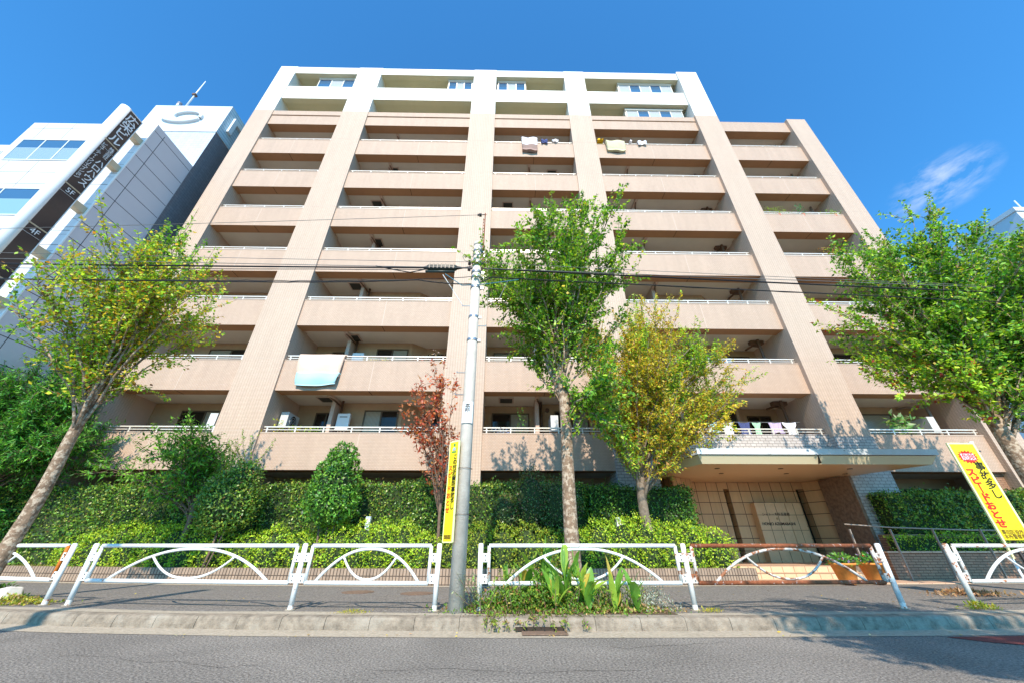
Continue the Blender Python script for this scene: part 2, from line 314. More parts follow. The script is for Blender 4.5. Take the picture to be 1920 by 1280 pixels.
def text(body, size, loc, rot, m, parent, name='lettering', spacing=1.0, align='CENTER', ex=0.002, bold=0.0, sx=1.0):
    cu = bpy.data.curves.new(name, 'FONT'); cu.body = body; cu.size = size; cu.align_x = align; cu.align_y = 'TOP'; cu.space_line = spacing; cu.extrude = ex; cu.offset = bold
    to = bpy.data.objects.new('tmp', cu); C.objects.link(to)
    dg = bpy.context.evaluated_depsgraph_get(); dg.update()
    me = bpy.data.meshes.new_from_object(to.evaluated_get(dg)); bpy.data.objects.remove(to)
    me.name = name; me.materials.clear(); me.materials.append(M[m])
    o = bpy.data.objects.new(name, me); C.objects.link(o); o.rotation_euler = rot; o.scale = (sx, 1, 1)
    o.parent = parent; o.location = Vector(loc) - wloc(parent)
    return o
def interp(poly, x):
    if x <= poly[0][0]: return poly[0][1]
    for (a, b), (c, d) in zip(poly, poly[1:]):
        if x <= c: return b + (d - b) * (x - a) / (c - a)
    return poly[-1][1]
KERB = [(-60, 16), (-20, 9.1), (-14, 7.85), (-9, 6.85), (-5.8, 6.30), (-3.14, 6.05), (0, 5.90), (2.3, 5.88), (6.4, 5.96), (12, 6.3), (20, 6.9), (60, 10)]
WALL = [(-60, 19), (-16, 12.5), (-12.5, 11.6), (-9, 11.0), (-6, 10.62), (-3, 10.35), (-0.57, 10.22), (3, 10.25), (6.2, 10.45), (20, 11.2), (60, 14)]
yk = lambda x: interp(KERB, x)
yw = lambda x: interp(WALL, x)

# ---------------------------------------------------------------- ground, road, kerb, sidewalk
b = MB(); b.add([(-700, -700, -0.06), (700, -700, -0.06), (700, 900, -0.06), (-700, 900, -0.06)], [(0, 1, 2, 3)])
tag(b.build('ground', 'ground'), kind='structure')
xs = sorted(set([-60, -40, -30] + [x * 0.6 - 21.6 for x in range(73)] + [30, 40, 60]))
def strip(f0, f1, z, name, m, z1=None):
    b = MB(); n = len(xs)
    b.v = [(x, f0(x), z) for x in xs] + [(x, f1(x), z if z1 is None else z1) for x in xs]
    b.f = [(i, i + 1, n + i + 1, n + i) for i in range(n - 1)]; b.m = [0] * len(b.f)
    return b.build(name, m)
tag(strip(lambda x: -5.2, lambda x: yk(x) - 0.25, 0.0, 'road', 'asphalt'), kind='structure')
tag(strip(lambda x: yk(x) - 0.27, lambda x: yk(x) + 0.08, 0.004, 'gutter', 'gutter', 0.012), kind='structure')
b = MB()                                                    # kerb stones, 0.6 m each with a worn front edge and open joints
random.seed(5)
x = -21.6
while x < 22:
    L = 0.6 if abs(x) > 1e9 else random.choice([0.6, 0.6, 0.6])
    x0, x1 = x + 0.003, x + L - 0.003
    inlet = (0.10 < x < 0.75)
    for (xa, xb) in ((x0, x1),):
        ya, yb = yk(xa), yk(xb); j = random.uniform(-0.002, 0.002); h = 0.150 + random.uniform(-0.003, 0.003)
        prof = [(0.06 + j, -0.02), (0.068 + j, 0.06), (0.082 + j, 0.115), (0.10 + j, 0.142), (0.135 + j, h), (0.25, h + 0.004), (0.25, -0.02)]
        n = len(prof)
        vs = [(xa, ya + p[0], p[1]) for p in prof] + [(xb, yb + p[0], p[1]) for p in prof]
        fs = [(i, n + i, n + (i + 1) % n, (i + 1) % n) for i in range(n)] + [tuple(range(n)), tuple(reversed(range(n, 2 * n)))]
        b.add(vs, fs)
    x += L
ks = b.build('kerb', 'concrete'); tag(ks, kind='structure')
sb = MB(); sb.add([(-60, yk(-60) + .02, .0), (60, yk(60) + .02, 0), (60, yk(60) + .1, .1), (-60, yk(-60) + .1, .1)], [(0, 1, 2, 3)])
tag(strip(lambda x: yk(x) + 0.03, lambda x: yk(x) + 0.24, -0.01, 'kerb_bedding', 'soil', 0.12), kind='structure')
tag(strip(lambda x: yk(x) + 0.24, lambda x: 17.0, 0.15, 'sidewalk', 'asphalt_walk'), kind='structure')
tag(strip(lambda x: yk(x) + 0.24, lambda x: yk(x) + 0.46 + 0.05 * math.sin(x * 1.7), 0.154, 'fence_footing_strip', 'gutter'), kind='structure')
tag(strip(lambda x: yw(x) - 0.30, lambda x: yw(x), 0.155, 'wall_footing_strip', 'gutter'), kind='structure')
b = MB(); b.box(-60, 60, -40, -5.2, -0.05, 0.15); tag(b.build('far_sidewalk', 'asphalt_walk'), kind='structure')
b = MB(); b.add([(5.55, 5.48, .005), (7.2, 5.62, .005), (12, 5.9, .005), (12, 4.4, .005), (8.6, 4.9, .005), (6.9, 5.22, .005)], [(5, 4, 3, 2, 1, 0)][::-1])
b = MB(); b.add([(5.45, 5.60, .005), (5.7, 5.30, .005), (6.3, 4.95, .005), (9, 4.5, .005), (14, 4.4, .005), (14, 6.0, .005), (9, 5.76, .005)], [(0, 1, 2, 3, 4, 5, 6)])
tag(b.build('red_road_marking', 'red_paint'), kind='structure')

b = MB(); rr = random.Random(21)
for (x0c, y0c, dx, n_) in ((-4.6, 4.9, .22, 12), (1.2, 5.2, .20, 9), (-1.2, 4.35, .24, 10)):
    px_, py_ = x0c, y0c
    for k in range(n_):
        qx, qy = px_ + dx * rr.uniform(.6, 1.2), py_ + rr.uniform(-.10, .10); w_ = rr.uniform(.002, .006)
        b.add([(px_, py_ - w_, .003), (qx, qy - w_, .003), (qx, qy + w_, .003), (px_, py_ + w_, .003)], [(0, 1, 2, 3)]); px_, py_ = qx, qy
tag(b.build('road_cracks', 'asphalt_walk'), kind='structure')
# storm drain in the kerb
t = thing('storm_drain', (0.55, 5.8, 0.0), 'rusty brown drain slot in the gutter under the broken kerb below the canna lilies', 'drain')
b = MB(); b.box(0.22, 0.80, 5.72, 5.92, 0.014, 0.024); b.build('drain_cover', 'grate', t)
b = MB(); b.box(0.14, 0.78, 5.92, 5.965, 0.022, 0.06); b.build('drain_slot', 'dark', t)
# two iron covers in the sidewalk
for i, (x, y, lab) in enumerate(((-3.0, 9.0, 'left of two small rusty oval covers in the sidewalk behind the short fence panel'), (-1.75, 8.75, 'right of two small rusty oval covers in the sidewalk behind the short fence panel'))):
    b = MB(); n = 20; b.prism([(x + .32 * math.cos(2 * math.pi * k / n), y + .30 * math.sin(2 * math.pi * k / n)) for k in range(n)], 0.151, 0.158)
    b.prism([(x + .25 * math.cos(2 * math.pi * k / n), y + .23 * math.sin(2 * math.pi * k / n)) for k in range(n)], 0.157, 0.162)
    tag(b.build('access_cover' if i == 0 else 'access_cover.001', 'grate'), lab, 'manhole cover', 'iron covers in the sidewalk')

# ---------------------------------------------------------------- apartment building
PX = [(-15.99, -14.80), (-10.50, -8.86), (-2.43, -0.87), (3.85, 5.27), (11.87, 13.30), (17.68, 18.86)]
PT = lambda k: 4.54 + 2.9 * k
YP, YF = 13.05, 13.13         # pillar front, parapet front
YB = 14.80                    # recessed flat wall
apt = thing('apartment_building', (0, 14, 0.15), 'ten storey peach tiled apartment block with white top floors and stacked balconies filling the view', 'apartment building')
b = MB(); b.box(-15.95, 13.26, 15.6, 27, 0.15, 30.1); b.box(13.26, 18.8, 15.6, 27, 0.15, 24.3)
b.build('core_wall', ['wall_brown'], apt)
for i, (a, c) in enumerate(PX):
    b = MB(); top = 24.60 if i == 5 else 24.86
    yp = YP - (0.10 if i in (4, 5) else 0)
    zb = 0.15
    if i in (3, 4):
        b.box(a - .015, c + .015, yp - .02, 14.0, 0.15, 4.42, 2); zb = 4.42
    b.box(a, c, yp, 14.0, zb, top, 0)
    if i < 5: b.box(a + .004, c - .004, yp + .004, 14.0, 24.86, 30.30, 1)
    # thin horizontal expansion joints at each storey
    for k in range(0 if i not in (3, 4) else 1, 7):
        z = PT(k) + 0.03; b.box(a - .002, c + .002, yp - .002, yp + .05, z, z + 0.018, 3)
    b.build('pillar', ['peach_pillar', 'white_tile', 'grey_tile', 'joint'], apt)
    b = MB()                                        # wing walls running back from the pillars
    hz = 24.4 if i == 5 else 29.9
    b.box(a + 0.06, c - 0.06, 14.0, 15.6, 0.15, min(hz, 24.5)); 
    if i < 5: b.box(a + 0.06, c - 0.06, 14.0, 15.6, 24.5, hz, 1)
    b.build('wing_wall', ['wing', 'cream_yellow'], apt)
def railing(x0, x1, z, parent, y=13.2):
    r = MB(); n = max(2, round((x1 - x0) / 1.0))
    r.box(x0 + .03, x1 - .03, y, y + .045, z + .195, z + .235); r.box(x0 + .03, x1 - .03, y + .008, y + .034, z + .10, z + .125)
    for j in range(n + 1):
        xx = x0 + 0.15 + (x1 - x0 - 0.3) * j / n; r.box(xx - .022, xx + .022, y + .006, y + .04, z, z + .20)
    return r.build('railing', 'alu', parent)
def sliding_window(x0, x1, y, z0, z1, parent, style=0, panes=2, frame='bronze'):
    f = MB(); w = .05
    f.box(x0, x1, y - .05, y, z0, z0 + w); f.box(x0, x1, y - .05, y, z1 - w, z1); f.box(x0, x0 + w, y - .05, y, z0 + w, z1 - w); f.box(x1 - w, x1, y - .05, y, z0 + w, z1 - w)
    n = panes; W_ = (x1 - x0 - 2 * w) / n
    for j in range(1, n): xx = x0 + w + W_ * j; f.box(xx - .03, xx + .03, y - .045, y, z0 + w, z1 - w)
    fo = f.build('window', frame, parent)
    for j in range(n):
        p = MB(); xx = x0 + w + W_ * j; p.box(xx + (.03 if j else 0), xx + W_ - (.03 if j < n - 1 else 0), y - .02, y - .005, z0 + w, z1 - w)
        st = style if not hasattr(style, '__len__') else style[j % len(style)]
        p.build('pane', ['glass_dark', 'glass_curtain', 'glass_white', 'glass_blue', 'glass_blind', 'glass_slat'][st], fo)
    return fo
bays = [(PX[i][1], PX[i + 1][0]) for i in range(5)]
for bi, (x0, x1) in enumerate(bays):
    for k in range(0, 9):
        if bi == 4 and k > 7: continue
        z1 = PT(k); z0 = z1 - 1.30
        b = MB()
        white = k == 8
        if k == 7 and bi == 4:
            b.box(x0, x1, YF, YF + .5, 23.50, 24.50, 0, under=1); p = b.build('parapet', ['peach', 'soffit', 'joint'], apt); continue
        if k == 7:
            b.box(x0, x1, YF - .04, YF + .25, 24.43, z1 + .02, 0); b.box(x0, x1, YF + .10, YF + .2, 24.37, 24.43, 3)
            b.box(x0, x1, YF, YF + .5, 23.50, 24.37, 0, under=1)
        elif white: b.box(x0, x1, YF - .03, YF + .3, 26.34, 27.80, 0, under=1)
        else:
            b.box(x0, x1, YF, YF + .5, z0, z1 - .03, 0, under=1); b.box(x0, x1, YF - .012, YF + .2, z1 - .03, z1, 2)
        if bi == 3 and k == 0: ml = ['grey_tile', 'soffit', 'grey_tile', 'dark']
        elif white: ml = ['white_tile', 'cream_yellow', 'joint', 'dark']
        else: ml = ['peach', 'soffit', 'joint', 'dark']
        xm = (x0 + x1) / 2 + (0.35 if bi == 1 else 0)
        if not (bi == 3 and k == 0) and k < 9:
            yy = YF - (.04 if k == 7 else .03 if white else 0)
            b.box(xm - .012, xm + .012, yy - .003, yy + .01, z0 + .01 if k != 7 else 24.45, z1 - .035, 2)
            if k < 7: b.box(xm - .012, xm + .012, YF + .02, YF + .48, z0 - .003, z0 + .01, 3)
        par = b.build('parapet', ml, apt)
        if k < 7: railing(x0, x1, z1, par)
        elif k == 7: railing(x0, x1, z1 + .0 - .12, par, YF + .06)
        elif white:
            pass
    # balcony slabs with their pale ceilings
    for k in range(0, 9 if bi < 4 else 8):
        zc = PT(k) - 1.30 + (0.10 if k < 8 else 0.03)
        if k == 7: zc = 23.62
        b = MB(); b.box(x0 + (-.06), x1 + .06, YF + (.5 if k < 8 else .3), 15.6, zc, zc + .16, 0)
        b.build('balcony_slab', 'cream' if k < 8 else 'cream_yellow', apt)
    if bi < 4:
        b = MB(); b.box(x0, x1, YF - .05, YF + .3, 29.47, 30.30, 0, under=1); b.box(x0, x1, YF + .3, 15.6, 29.6, 29.8, 1); b.build('roof_band', ['white_tile', 'cream_yellow'], apt)
    else:
        b = MB(); b.box(x0, x1, YF + .5, 15.6, 24.3, 24.45); b.build('roof_band', ['peach'], apt)
    # recessed flat walls behind the balconies
    for k in range(0, 9 if bi < 4 else 7):
        zf = PT(k) - 1.10 + (.02 if k < 8 else 0); zt = PT(k + 1) - 1.20 - (.01 if k < 6 else 0)
        if k == 6: zt = 23.62
        if k == 7: zt = 26.36
        if k == 8: zt = 29.6
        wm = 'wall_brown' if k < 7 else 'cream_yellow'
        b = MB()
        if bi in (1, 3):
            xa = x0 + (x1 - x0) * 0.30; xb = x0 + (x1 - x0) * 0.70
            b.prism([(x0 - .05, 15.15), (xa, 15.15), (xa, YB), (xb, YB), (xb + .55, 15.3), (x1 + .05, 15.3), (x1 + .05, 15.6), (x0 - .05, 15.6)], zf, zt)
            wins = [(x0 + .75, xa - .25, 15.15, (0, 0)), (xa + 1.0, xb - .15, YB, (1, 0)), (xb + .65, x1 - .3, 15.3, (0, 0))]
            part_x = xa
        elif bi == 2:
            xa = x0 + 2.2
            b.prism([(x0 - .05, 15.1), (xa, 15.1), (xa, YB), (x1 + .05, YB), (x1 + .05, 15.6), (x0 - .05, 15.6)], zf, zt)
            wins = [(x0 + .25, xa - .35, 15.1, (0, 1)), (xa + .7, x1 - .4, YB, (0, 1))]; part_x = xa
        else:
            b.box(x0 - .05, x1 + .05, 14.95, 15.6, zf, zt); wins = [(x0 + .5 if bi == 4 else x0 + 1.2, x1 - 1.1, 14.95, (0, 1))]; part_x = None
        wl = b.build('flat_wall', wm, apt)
        for (wa, wb, wy, st) in wins:
            if k <= 6: sliding_window(wa, wb, wy, zf + .03, zf + 2.45, wl, st if k % 2 == 0 else st[::-1], 2)
        if part_x is not None and k < 7:
            c = MB(); c.box(part_x - .16, part_x - .01, 14.2, YB + .1, zf, zt); c.box(part_x - .16, part_x - .01, YF + .5, 14.2, zt - .11, zt - .012)
            c.build('party_beam', 'wing', wl)
            c = MB(); c.tube([(part_x + .12, 14.55, zf), (part_x + .12, 14.55, zt)], .05, 10)
            c.tube([(part_x + .12, 14.55, zt - .25), (part_x - .06, 14.0, zt - .12), (part_x - .10, 13.8, zt - .1)], .035, 8)
            c.build('downpipe', 'pipe', wl, True)
        if part_x is None and k < 7:
            px_ = x1 - .35
            c = MB(); c.tube([(px_, 14.1, zf), (px_, 14.1, zt)], .055, 10); c.tube([(px_, 14.1, zt - .3), (px_ - .3, 14.6, zt - .12), (px_ - .35, 14.9, zt - .1)], .04, 8)
            c.build('downpipe', 'pipe_pale', wl, True)
        if bi == 3 and k < 7:
            px_ = x1 - .45
            c = MB(); c.tube([(px_, 14.2, zf), (px_, 14.2, zt)], .06, 10); c.tube([(px_, 14.2, zt - .35), (px_ - .1, 14.5, zt - .15), (px_ - .1, 15.0, zt - .1)], .045, 8)
            c.box(px_ - .3, px_ + .3, 14.25, 14.45, zt - .16, zt - .012)
            c.build('downpipe', 'pipe', wl)
        if k in (0, 1, 2, 3, 4, 5) and bi in (1, 2):                 # escape hatch in the ceiling
            hx = x0 + (1.15 if bi == 1 else 0.55) + (0.0 if k % 2 == 0 else 0.5 * (bi == 1)); zc = zt
            if bi == 2 and k % 2: hx = x0 + 3.2
            c = MB(); c.box(hx, hx + .62, 14.0, 14.6, zc - .035, zc - .012, 1); c.box(hx + .06, hx + .56, 14.05, 14.55, zc - .045, zc - .035, 0); c.build('escape_hatch', ['hatch', 'wing'], wl)
        if k < 4:
            c = MB(); vx = wins[-1][0] - .3 if bi != 0 else wins[0][1] + .3
            c.tube([(vx, wins[-1][2] - .10, zt - .28), (vx, wins[-1][2], zt - .28)], .085, 12); c.build('vent_cap', 'pipe', wl)
        # glazed boxes on the top floors
        boxes = {8: {0: (-13.2, -10.62), 1: (-4.2, -2.55), 2: (-0.75, 1.15), 3: (7.7, 11.45)}, 7: {3: (7.75, 11.5)}}
        if k in boxes and bi in boxes[k]:
            a_, c_ = boxes[k][bi]; z = PT(k) + (0 if k == 7 else -0.02); zt_ = zt - .02
            sliding_window(a_, c_, YF + .30, z - .2, zt_ - .25, wl, (2, 3, 2, 3, 2) if bi == 3 else (3, 2, 3), 5 if bi == 3 else 3, 'alu')
            c = MB(); c.box(a_ - .06, c_ + .06, YF + .20, 15.0, zt_ - .25, zt_ - .12); c.box(a_ - .05, a_, YF + .31, 15.0, z - .2, zt_ - .25); c.box(c_, c_ + .05, YF + .31, 15.0, z - .2, zt_ - .25)
            c.build('glazed_box_surround', 'alu', wl)
# ground floor
b = MB()
for bi, (x0, x1) in enumerate(bays):
    if bi != 3: b.box(x0 - .05, x1 + .05, 14.9, 15.6, 0.15, 3.34)
b.box(-26, -15.99, 14.9, 15.6, .15, 3.3)
gw = b.build('ground_floor_wall', 'wall_brown', apt)
b = MB(); b.box(17.0, 19.6, 13.3, 13.6, .15, 3.24); b.build('ground_floor_wall', 'ramp_tile', apt)
for bi, (x0, x1) in enumerate(bays):
    if bi == 3: continue
    b = MB(); b.box(x0 - .05, x1 + .05, YF + .5, 14.9, 3.26, 3.34); b.build('ground_floor_soffit', 'cream', apt)
    sliding_window(x0 + .6, x1 - .8, 14.9, 1.0, 2.9, gw, (0, 0), 3)
# 2F continues a little past the last pillar
# entrance lobby
lob = thing('entrance_lobby', (9, 14, 0.15), 'honey stone entrance walls with two dark slots under the wide canopy', 'entrance')
b = MB(); YL = 14.9
b.box(6.0, 8.42, YL, 15.6, .45, 3.12); b.box(8.62, 11.25, YL, 15.6, .45, 3.12); b.box(8.42, 8.62, YL, 15.6, 2.88, 3.12); b.box(11.25, 11.55, YL, 15.6, 2.88, 3.12)
b.prism([(11.55, 14.9), (12.0, 14.2), (12.15, 13.3), (12.4, 13.4), (12.4, 15.6), (11.55, 15.6)], .45, 3.12)
b.prism([(5.9, 13.5), (6.9, 14.2), (6.9, 15.6), (5.9, 15.6)], .45, 3.12)
b.build('stone_wall', 'stone', lob)
b = MB(); b.box(8.42, 8.62, 15.2, 15.5, .45, 2.88); b.build('slot_glass', 'glass_dark', lob)
b = MB(); b.box(11.25, 11.55, 15.2, 15.5, .45, 2.88); b.build('slot_glass', 'glass_dark', lob)
b = MB(); b.box(9.29, 10.42, YL - .28, YL, .45, 2.37); b.box(10.44, 11.0, YL - .28, YL, .45, 2.37)
for z in (.95, 1.45, 1.95): b.box(9.288, 11.002, YL - .283, YL - .27, z, z + .012, 1)
for x in (9.66, 10.04, 10.72): b.box(x, x + .012, YL - .283, YL - .27, .45, 2.36, 1)
nm = b.build('name_stone', ['stone_plain', 'dark'], lob)
text('シャトー本所吾妻橋', 0.115, (9.98, YL - .285, 2.03), (rad(90), 0, 0), 'ink_black', nm)
text('III', 0.10, (9.98, YL - .285, 1.88), (rad(90), 0, 0), 'ink_brown', nm)
text('HONJO AZUMABASHI', 0.125, (9.98, YL - .285, 1.72), (rad(90), 0, 0), 'ink_black', nm, bold=.003)
b = MB(); b.box(11.02, 11.2, YL - .01, YL, 2.22, 2.3); b.build('intercom_plate', 'ink_black', lob)
b = MB(); b.box(5.35, 5.9, 14.3, 14.4, .45, 2.6); b.build('door', 'orange_door', lob)
b = MB(); b.prism([(12.05, 12.9), (12.9, 12.75), (13.0, 13.0), (12.95, 13.6), (12.2, 13.6)], .3, 3.1)
# entrance canopy
can = thing('entrance_canopy', (9, 12, 3.0), 'wide low entrance canopy with white stained fascia and cream soffit', 'canopy')
fr = [(5.75, 10.95), (12.75, 10.95), (12.05, 13.12), (4.95, 13.12)]
sh = lambda p, d: [(5.75 - d, 10.95 - d), (12.75 + d * 1.6, 10.95 - d), (12.05 + d * 1.4, 13.12), (4.95 - d, 13.12)]
n = 4
b = MB(); b.prism(sh(fr, .10), 3.33, 3.50); b.build('fascia', 'canopy_edge', can)
b = MB(); b.box(5.6, 12.95, 10.82, 10.84, 3.31, 3.335)
lo, hi = [(x, y, 3.08) for x, y in sh(fr, -.04)], [(x, y, 3.31) for x, y in sh(fr, .06)]
b = MB(); b.add(lo + hi, [(i, (i + 1) % 4, 4 + (i + 1) % 4, 4 + i) for i in range(4)] + [(3, 2, 1, 0)], 0); b.add([], [])
b.f.append((7, 6, 5, 4)[::-1]); b.m.append(0)
b.m[4] = 1
cs = b.build('soffit', ['canopy_cream', 'canopy_soffit'], can)
b = MB(); b.prism(sh(fr, .03), 3.31, 3.33); b.build('shadow_gap', 'dark', can)
for x, y in ((6.6, 11.7), (8.6, 11.7), (10.8, 11.7), (7.2, 12.6), (9.4, 12.6), (11.4, 12.6)):
    c = MB(); c.tube([(x, y, 3.068), (x, y, 3.082)], .075, 16); c.build('downlight', 'bronze', can)
b = MB(); b.box(9.255, 9.265, 10.86, 10.99, 3.085, 3.31); b.build('panel_joint', 'dark', can)
b = MB(); b.box(5.3, 12.2, 12.6, 15.6, 3.13, 3.24); b.build('lobby_ceiling', 'canopy_soffit', lob)
b = MB(); b.box(11.76, 11.85, 12.94, 14.3, .3, 3.1); b.build('rough_stone_pier', 'rough_stone', lob)
# entrance steps and paving
st = thing('entrance_steps', (8, 12, 0.15), 'two peach tiled steps up to the apartment entrance', 'steps')
b = MB(); b.box(6.2, 11.6, 10.55, 15.6, .15, .17, 0); b.build('apron', ['paving'], st)
b = MB(); b.box(6.2, 11.9, 11.75, 15.6, .17, .31, 0, front=1); b.build('step', ['paving', 'paving_riser'], st)
b = MB(); b.box(6.0, 12.0, 12.15, 15.6, .31, .45, 0, front=1); b.build('step', ['paving', 'paving_riser'], st)
# ramp wall on the right
rw = thing('ramp_wall', (13, 11, .15), 'low brown brick tiled ramp wall right of the entrance steps', 'wall')
b = MB(); b.prism([(10.6, 11.45), (24, 12.0), (24, 12.25), (10.6, 11.7)], .15, .80); b.build('brick_wall', 'ramp_tile', rw)
b = MB(); b.prism([(10.55, 11.40), (24, 11.95), (24, 12.3), (10.55, 11.75)], .80, .84); b.build('coping', 'paving', rw)
hr = thing('handrail', (13, 11, .15), 'bronze metal handrail along the ramp in front of the right hedge', 'handrail')
b = MB(); b.tube([(9.5, 11.2, 1.50), (10.8, 11.2, 1.42), (13.2, 11.35, 1.36), (17, 11.5, 1.34)], .017, 8); b.build('top_rail', 'pipe_pale', hr, True)
for x in (9.6, 10.75, 11.95, 13.3, 14.8, 16.3):
    b = MB(); b.box(x - .013, x + .013, 11.2, 11.25, .17, 1.38); b.build('post', 'pipe_pale', hr)

# ---------------------------------------------------------------- things on the balconies
def drape(name, x0, x1, ztop, drop, m, label, cat, y=13.10, thick=.05, wav=.03, seed=0, m2=None, over=.28):
    rnd = random.Random(seed); nx, nz_ = 12, 10; b = MB(); rows = []
    ph = rnd.uniform(0, 6)
    for side in (0, 1):
        for j in range(nz_ + 1):
            f = j / nz_
            for i in range(nx + 1):
                g = i / nx; x = x0 + (x1 - x0) * (g + (g - .5) * -.10 * f * rnd.uniform(.6, 1))
                s_ = f * (drop + over) - over
                if s_ < 0: z = ztop + .02 - abs(s_) * .55; y_ = 13.30 + thick * (1 - side) * .2
                else: z = ztop + .03 - s_; y_ = y - .02 - wav * math.sin(g * 9 + ph + f * 2) - .06 * math.sin(min(1, s_ / max(drop, .01)) * math.pi)
                if side == 1: y_ -= thick; z += .03 if s_ < .1 else 0
                if s_ > drop * .8: z += .04 * math.sin(g * 5 + ph)
                b.v.append((x, y_, z))
    R = nx + 1; S = R * (nz_ + 1)
    for side in (0, 1):
        for j in range(nz_):
            for i in range(nx):
                a = side * S + j * R + i; q = (a, a + 1, a + R + 1, a + R); b.f.append(q if side else q[::-1]); b.m.append(1 if (m2 and j >= nz_ - 3) else 0)
    def edge(l):
        for a, c in zip(l, l[1:]): b.f.append((a, c, c + S, a + S)); b.m.append(1 if (m2 and a // R >= nz_ - 3) else 0)
    edge(list(range(nz_ * R, nz_ * R + R))); edge([j * R for j in range(nz_ + 1)]); edge([j * R + nx for j in range(nz_ + 1)]); edge(list(range(R)))
    o = b.build(name, [m] + ([m2] if m2 else []), smooth=True)
    return tag(o, label, cat)
g = 'bedding and washing aired over the parapets'
drape('blanket', .78, 1.72, 22.12, 1.15, 'futon_white', 'puffy white bedding with brown end hung over the eighth floor parapet', 'bedding', m2='futon_grey', thick=.16, seed=1)
drape('towel', 1.95, 2.35, 22.12, .30, 'cloth_navy', 'crumpled dark blue and white cloth on the rail beside the puffy white bedding', 'laundry', seed=2)
drape('towel', 2.6, 3.0, 22.1, .12, 'futon_white', 'small thin white cloth on the rail right of the dark blue cloth', 'laundry', seed=3)
drape('futon', 5.78, 6.95, 22.12, 1.0, 'futon_olive', 'pale olive futon hung over the top peach balcony right of the middle pillar', 'futon', thick=.12, seed=4)
drape('pillow', 5.33, 5.72, 22.14, .03, 'cloth_yellow', 'yellow cloth on the rail next to the pale olive futon', 'laundry', thick=.1, seed=5, over=.2)
drape('towel', 7.75, 8.28, 22.12, .32, 'futon_white', 'small white towel over the parapet right of the pale olive futon', 'laundry', seed=6)
drape('towel', 7.28, 7.45, 22.14, .04, 'futon_white', 'tiny white cloth between the olive futon and the white towel', 'laundry', seed=7)
drape('bedspread', -8.25, -6.45, 7.70, 1.05, 'cloth_cream', 'large cream bedspread hung over the third floor parapet near the left pillar', 'bedding', thick=.06, seed=8)
drape('towel', -8.15, -6.5, 6.80, .52, 'cloth_blue', 'pale blue towel hanging below the cream bedspread', 'laundry', thick=.02, seed=9, y=13.02, over=.02)
rnd = random.Random(3)
lx = 7.7
for i, (c, w_, dz_, lab) in enumerate((('cloth_blue', .42, .40, 'pale blue cloth first in the row of washing above the canopy'), ('futon_white', .34, .62, 'white cloth second in the row of washing above the canopy'), ('cloth_navy', .46, .50, 'dark blue cloth third in the row of washing above the canopy'), ('cloth_green', .26, .55, 'pale green cloth in the row of washing above the canopy'), ('cloth_lilac', .50, .42, 'lilac cloth in the row of washing above the canopy'), ('futon_white', .40, .66, 'white cloth last in the row of washing above the canopy'))):
    x = 7.75 + i * .60
    b = MB(); nx, nz2 = 12, 6; rr_ = random.Random(40 + i)
    for side in (0, 1):
        for q in range(nz2 + 1):
            f = q / nz2
            for j in range(nx + 1):
                g_ = j / nx; xx = x + w_ * (.5 + (g_ - .5) * (1 - .18 * math.sin(f * 3) + (.35 if f < .3 and i % 2 else 0)))
                b.v.append((xx, 13.62 + .035 * math.sin(g_ * 14 + i * 2 + f * 1.5) * (.3 + f) + side * .012, 5.14 - dz_ * f - .035 * math.sin(g_ * math.pi) * (1 - f) + .02 * math.sin(g_ * 7 + i) * f))
    Rw = nx + 1; Sw = Rw * (nz2 + 1)
    for side in (0, 1):
        for q in range(nz2):
            for j in range(nx):
                a_ = side * Sw + q * Rw + j; qd = (a_, a_ + 1, a_ + Rw + 1, a_ + Rw); b.f.append(qd if side else qd[::-1]); b.m.append(0)
    tag(b.build('washing', c, smooth=True), lab, 'laundry', 'washing hung on the balcony above the canopy')
b = MB(); b.tube([(7.4, 13.63, 5.14), (11.4, 13.63, 5.14)], .014, 6); tag(b.build('washing_pole', 'galv'), 'steel washing pole above the entrance canopy holding coloured cloths', 'washing pole')
def heater(loc, lab):
    x, y, z = loc
    t = thing('water_heater', loc, lab, 'water heater', 'white water heaters on the balconies')
    b = MB(); b.box(x - .25, x + .25, y - .14, y, z, z + .68); b.build('casing', 'white', t, bevel=.015)
    b = MB(); b.box(x - .15, x + .15, y - .146, y - .139, z + .52, z + .55); b.build('exhaust_grille', 'ink_black', t)
    for dx in (-.12, 0, .12):
        b = MB(); b.tube([(x + dx, y - .08, z), (x + dx, y - .08, z - .5)], .018, 6); b.build('pipe', 'pipe_pale', t)
    return t
heater((-6.55, 14.45, 7.70), 'white wall water heater beside the window on the third floor left of centre')
heater((-6.55, 14.45, 4.95), 'white wall water heater on the second floor above the clipped bush')
heater((9.8, 14.5, 7.6), 'white wall water heater on the third floor right of the yellow tree')
def aircon(loc, lab):
    x, y, z = loc
    t = thing('air_conditioner', loc, lab, 'air conditioner', 'outdoor air conditioner units')
    b = MB(); b.box(x - .16, x + .14, y - .4, y + .4, z, z + .6); b.build('casing', 'plastic_grey', t, bevel=.01)
    b = MB(); n = 24; b.v = [(x + .145, y + .24 * math.cos(2 * math.pi * k / n), z + .3 + .24 * math.sin(2 * math.pi * k / n)) for k in range(n)]
    b.f = [tuple(range(n))]; b.m = [0]; b.build('fan_grille', 'ink_black', t)
    b = MB()
    for r_ in (.08, .16, .235): b.tube([(x + .155, y + r_ * math.cos(2 * math.pi * k / 20), z + .3 + r_ * math.sin(2 * math.pi * k / 20)) for k in range(21)], .008, 4)
    b.build('fan_guard', 'plastic_grey', t)
aircon((-8.65, 14.3, 4.95), 'outdoor air conditioner unit on the second floor balcony beside the left pillar')

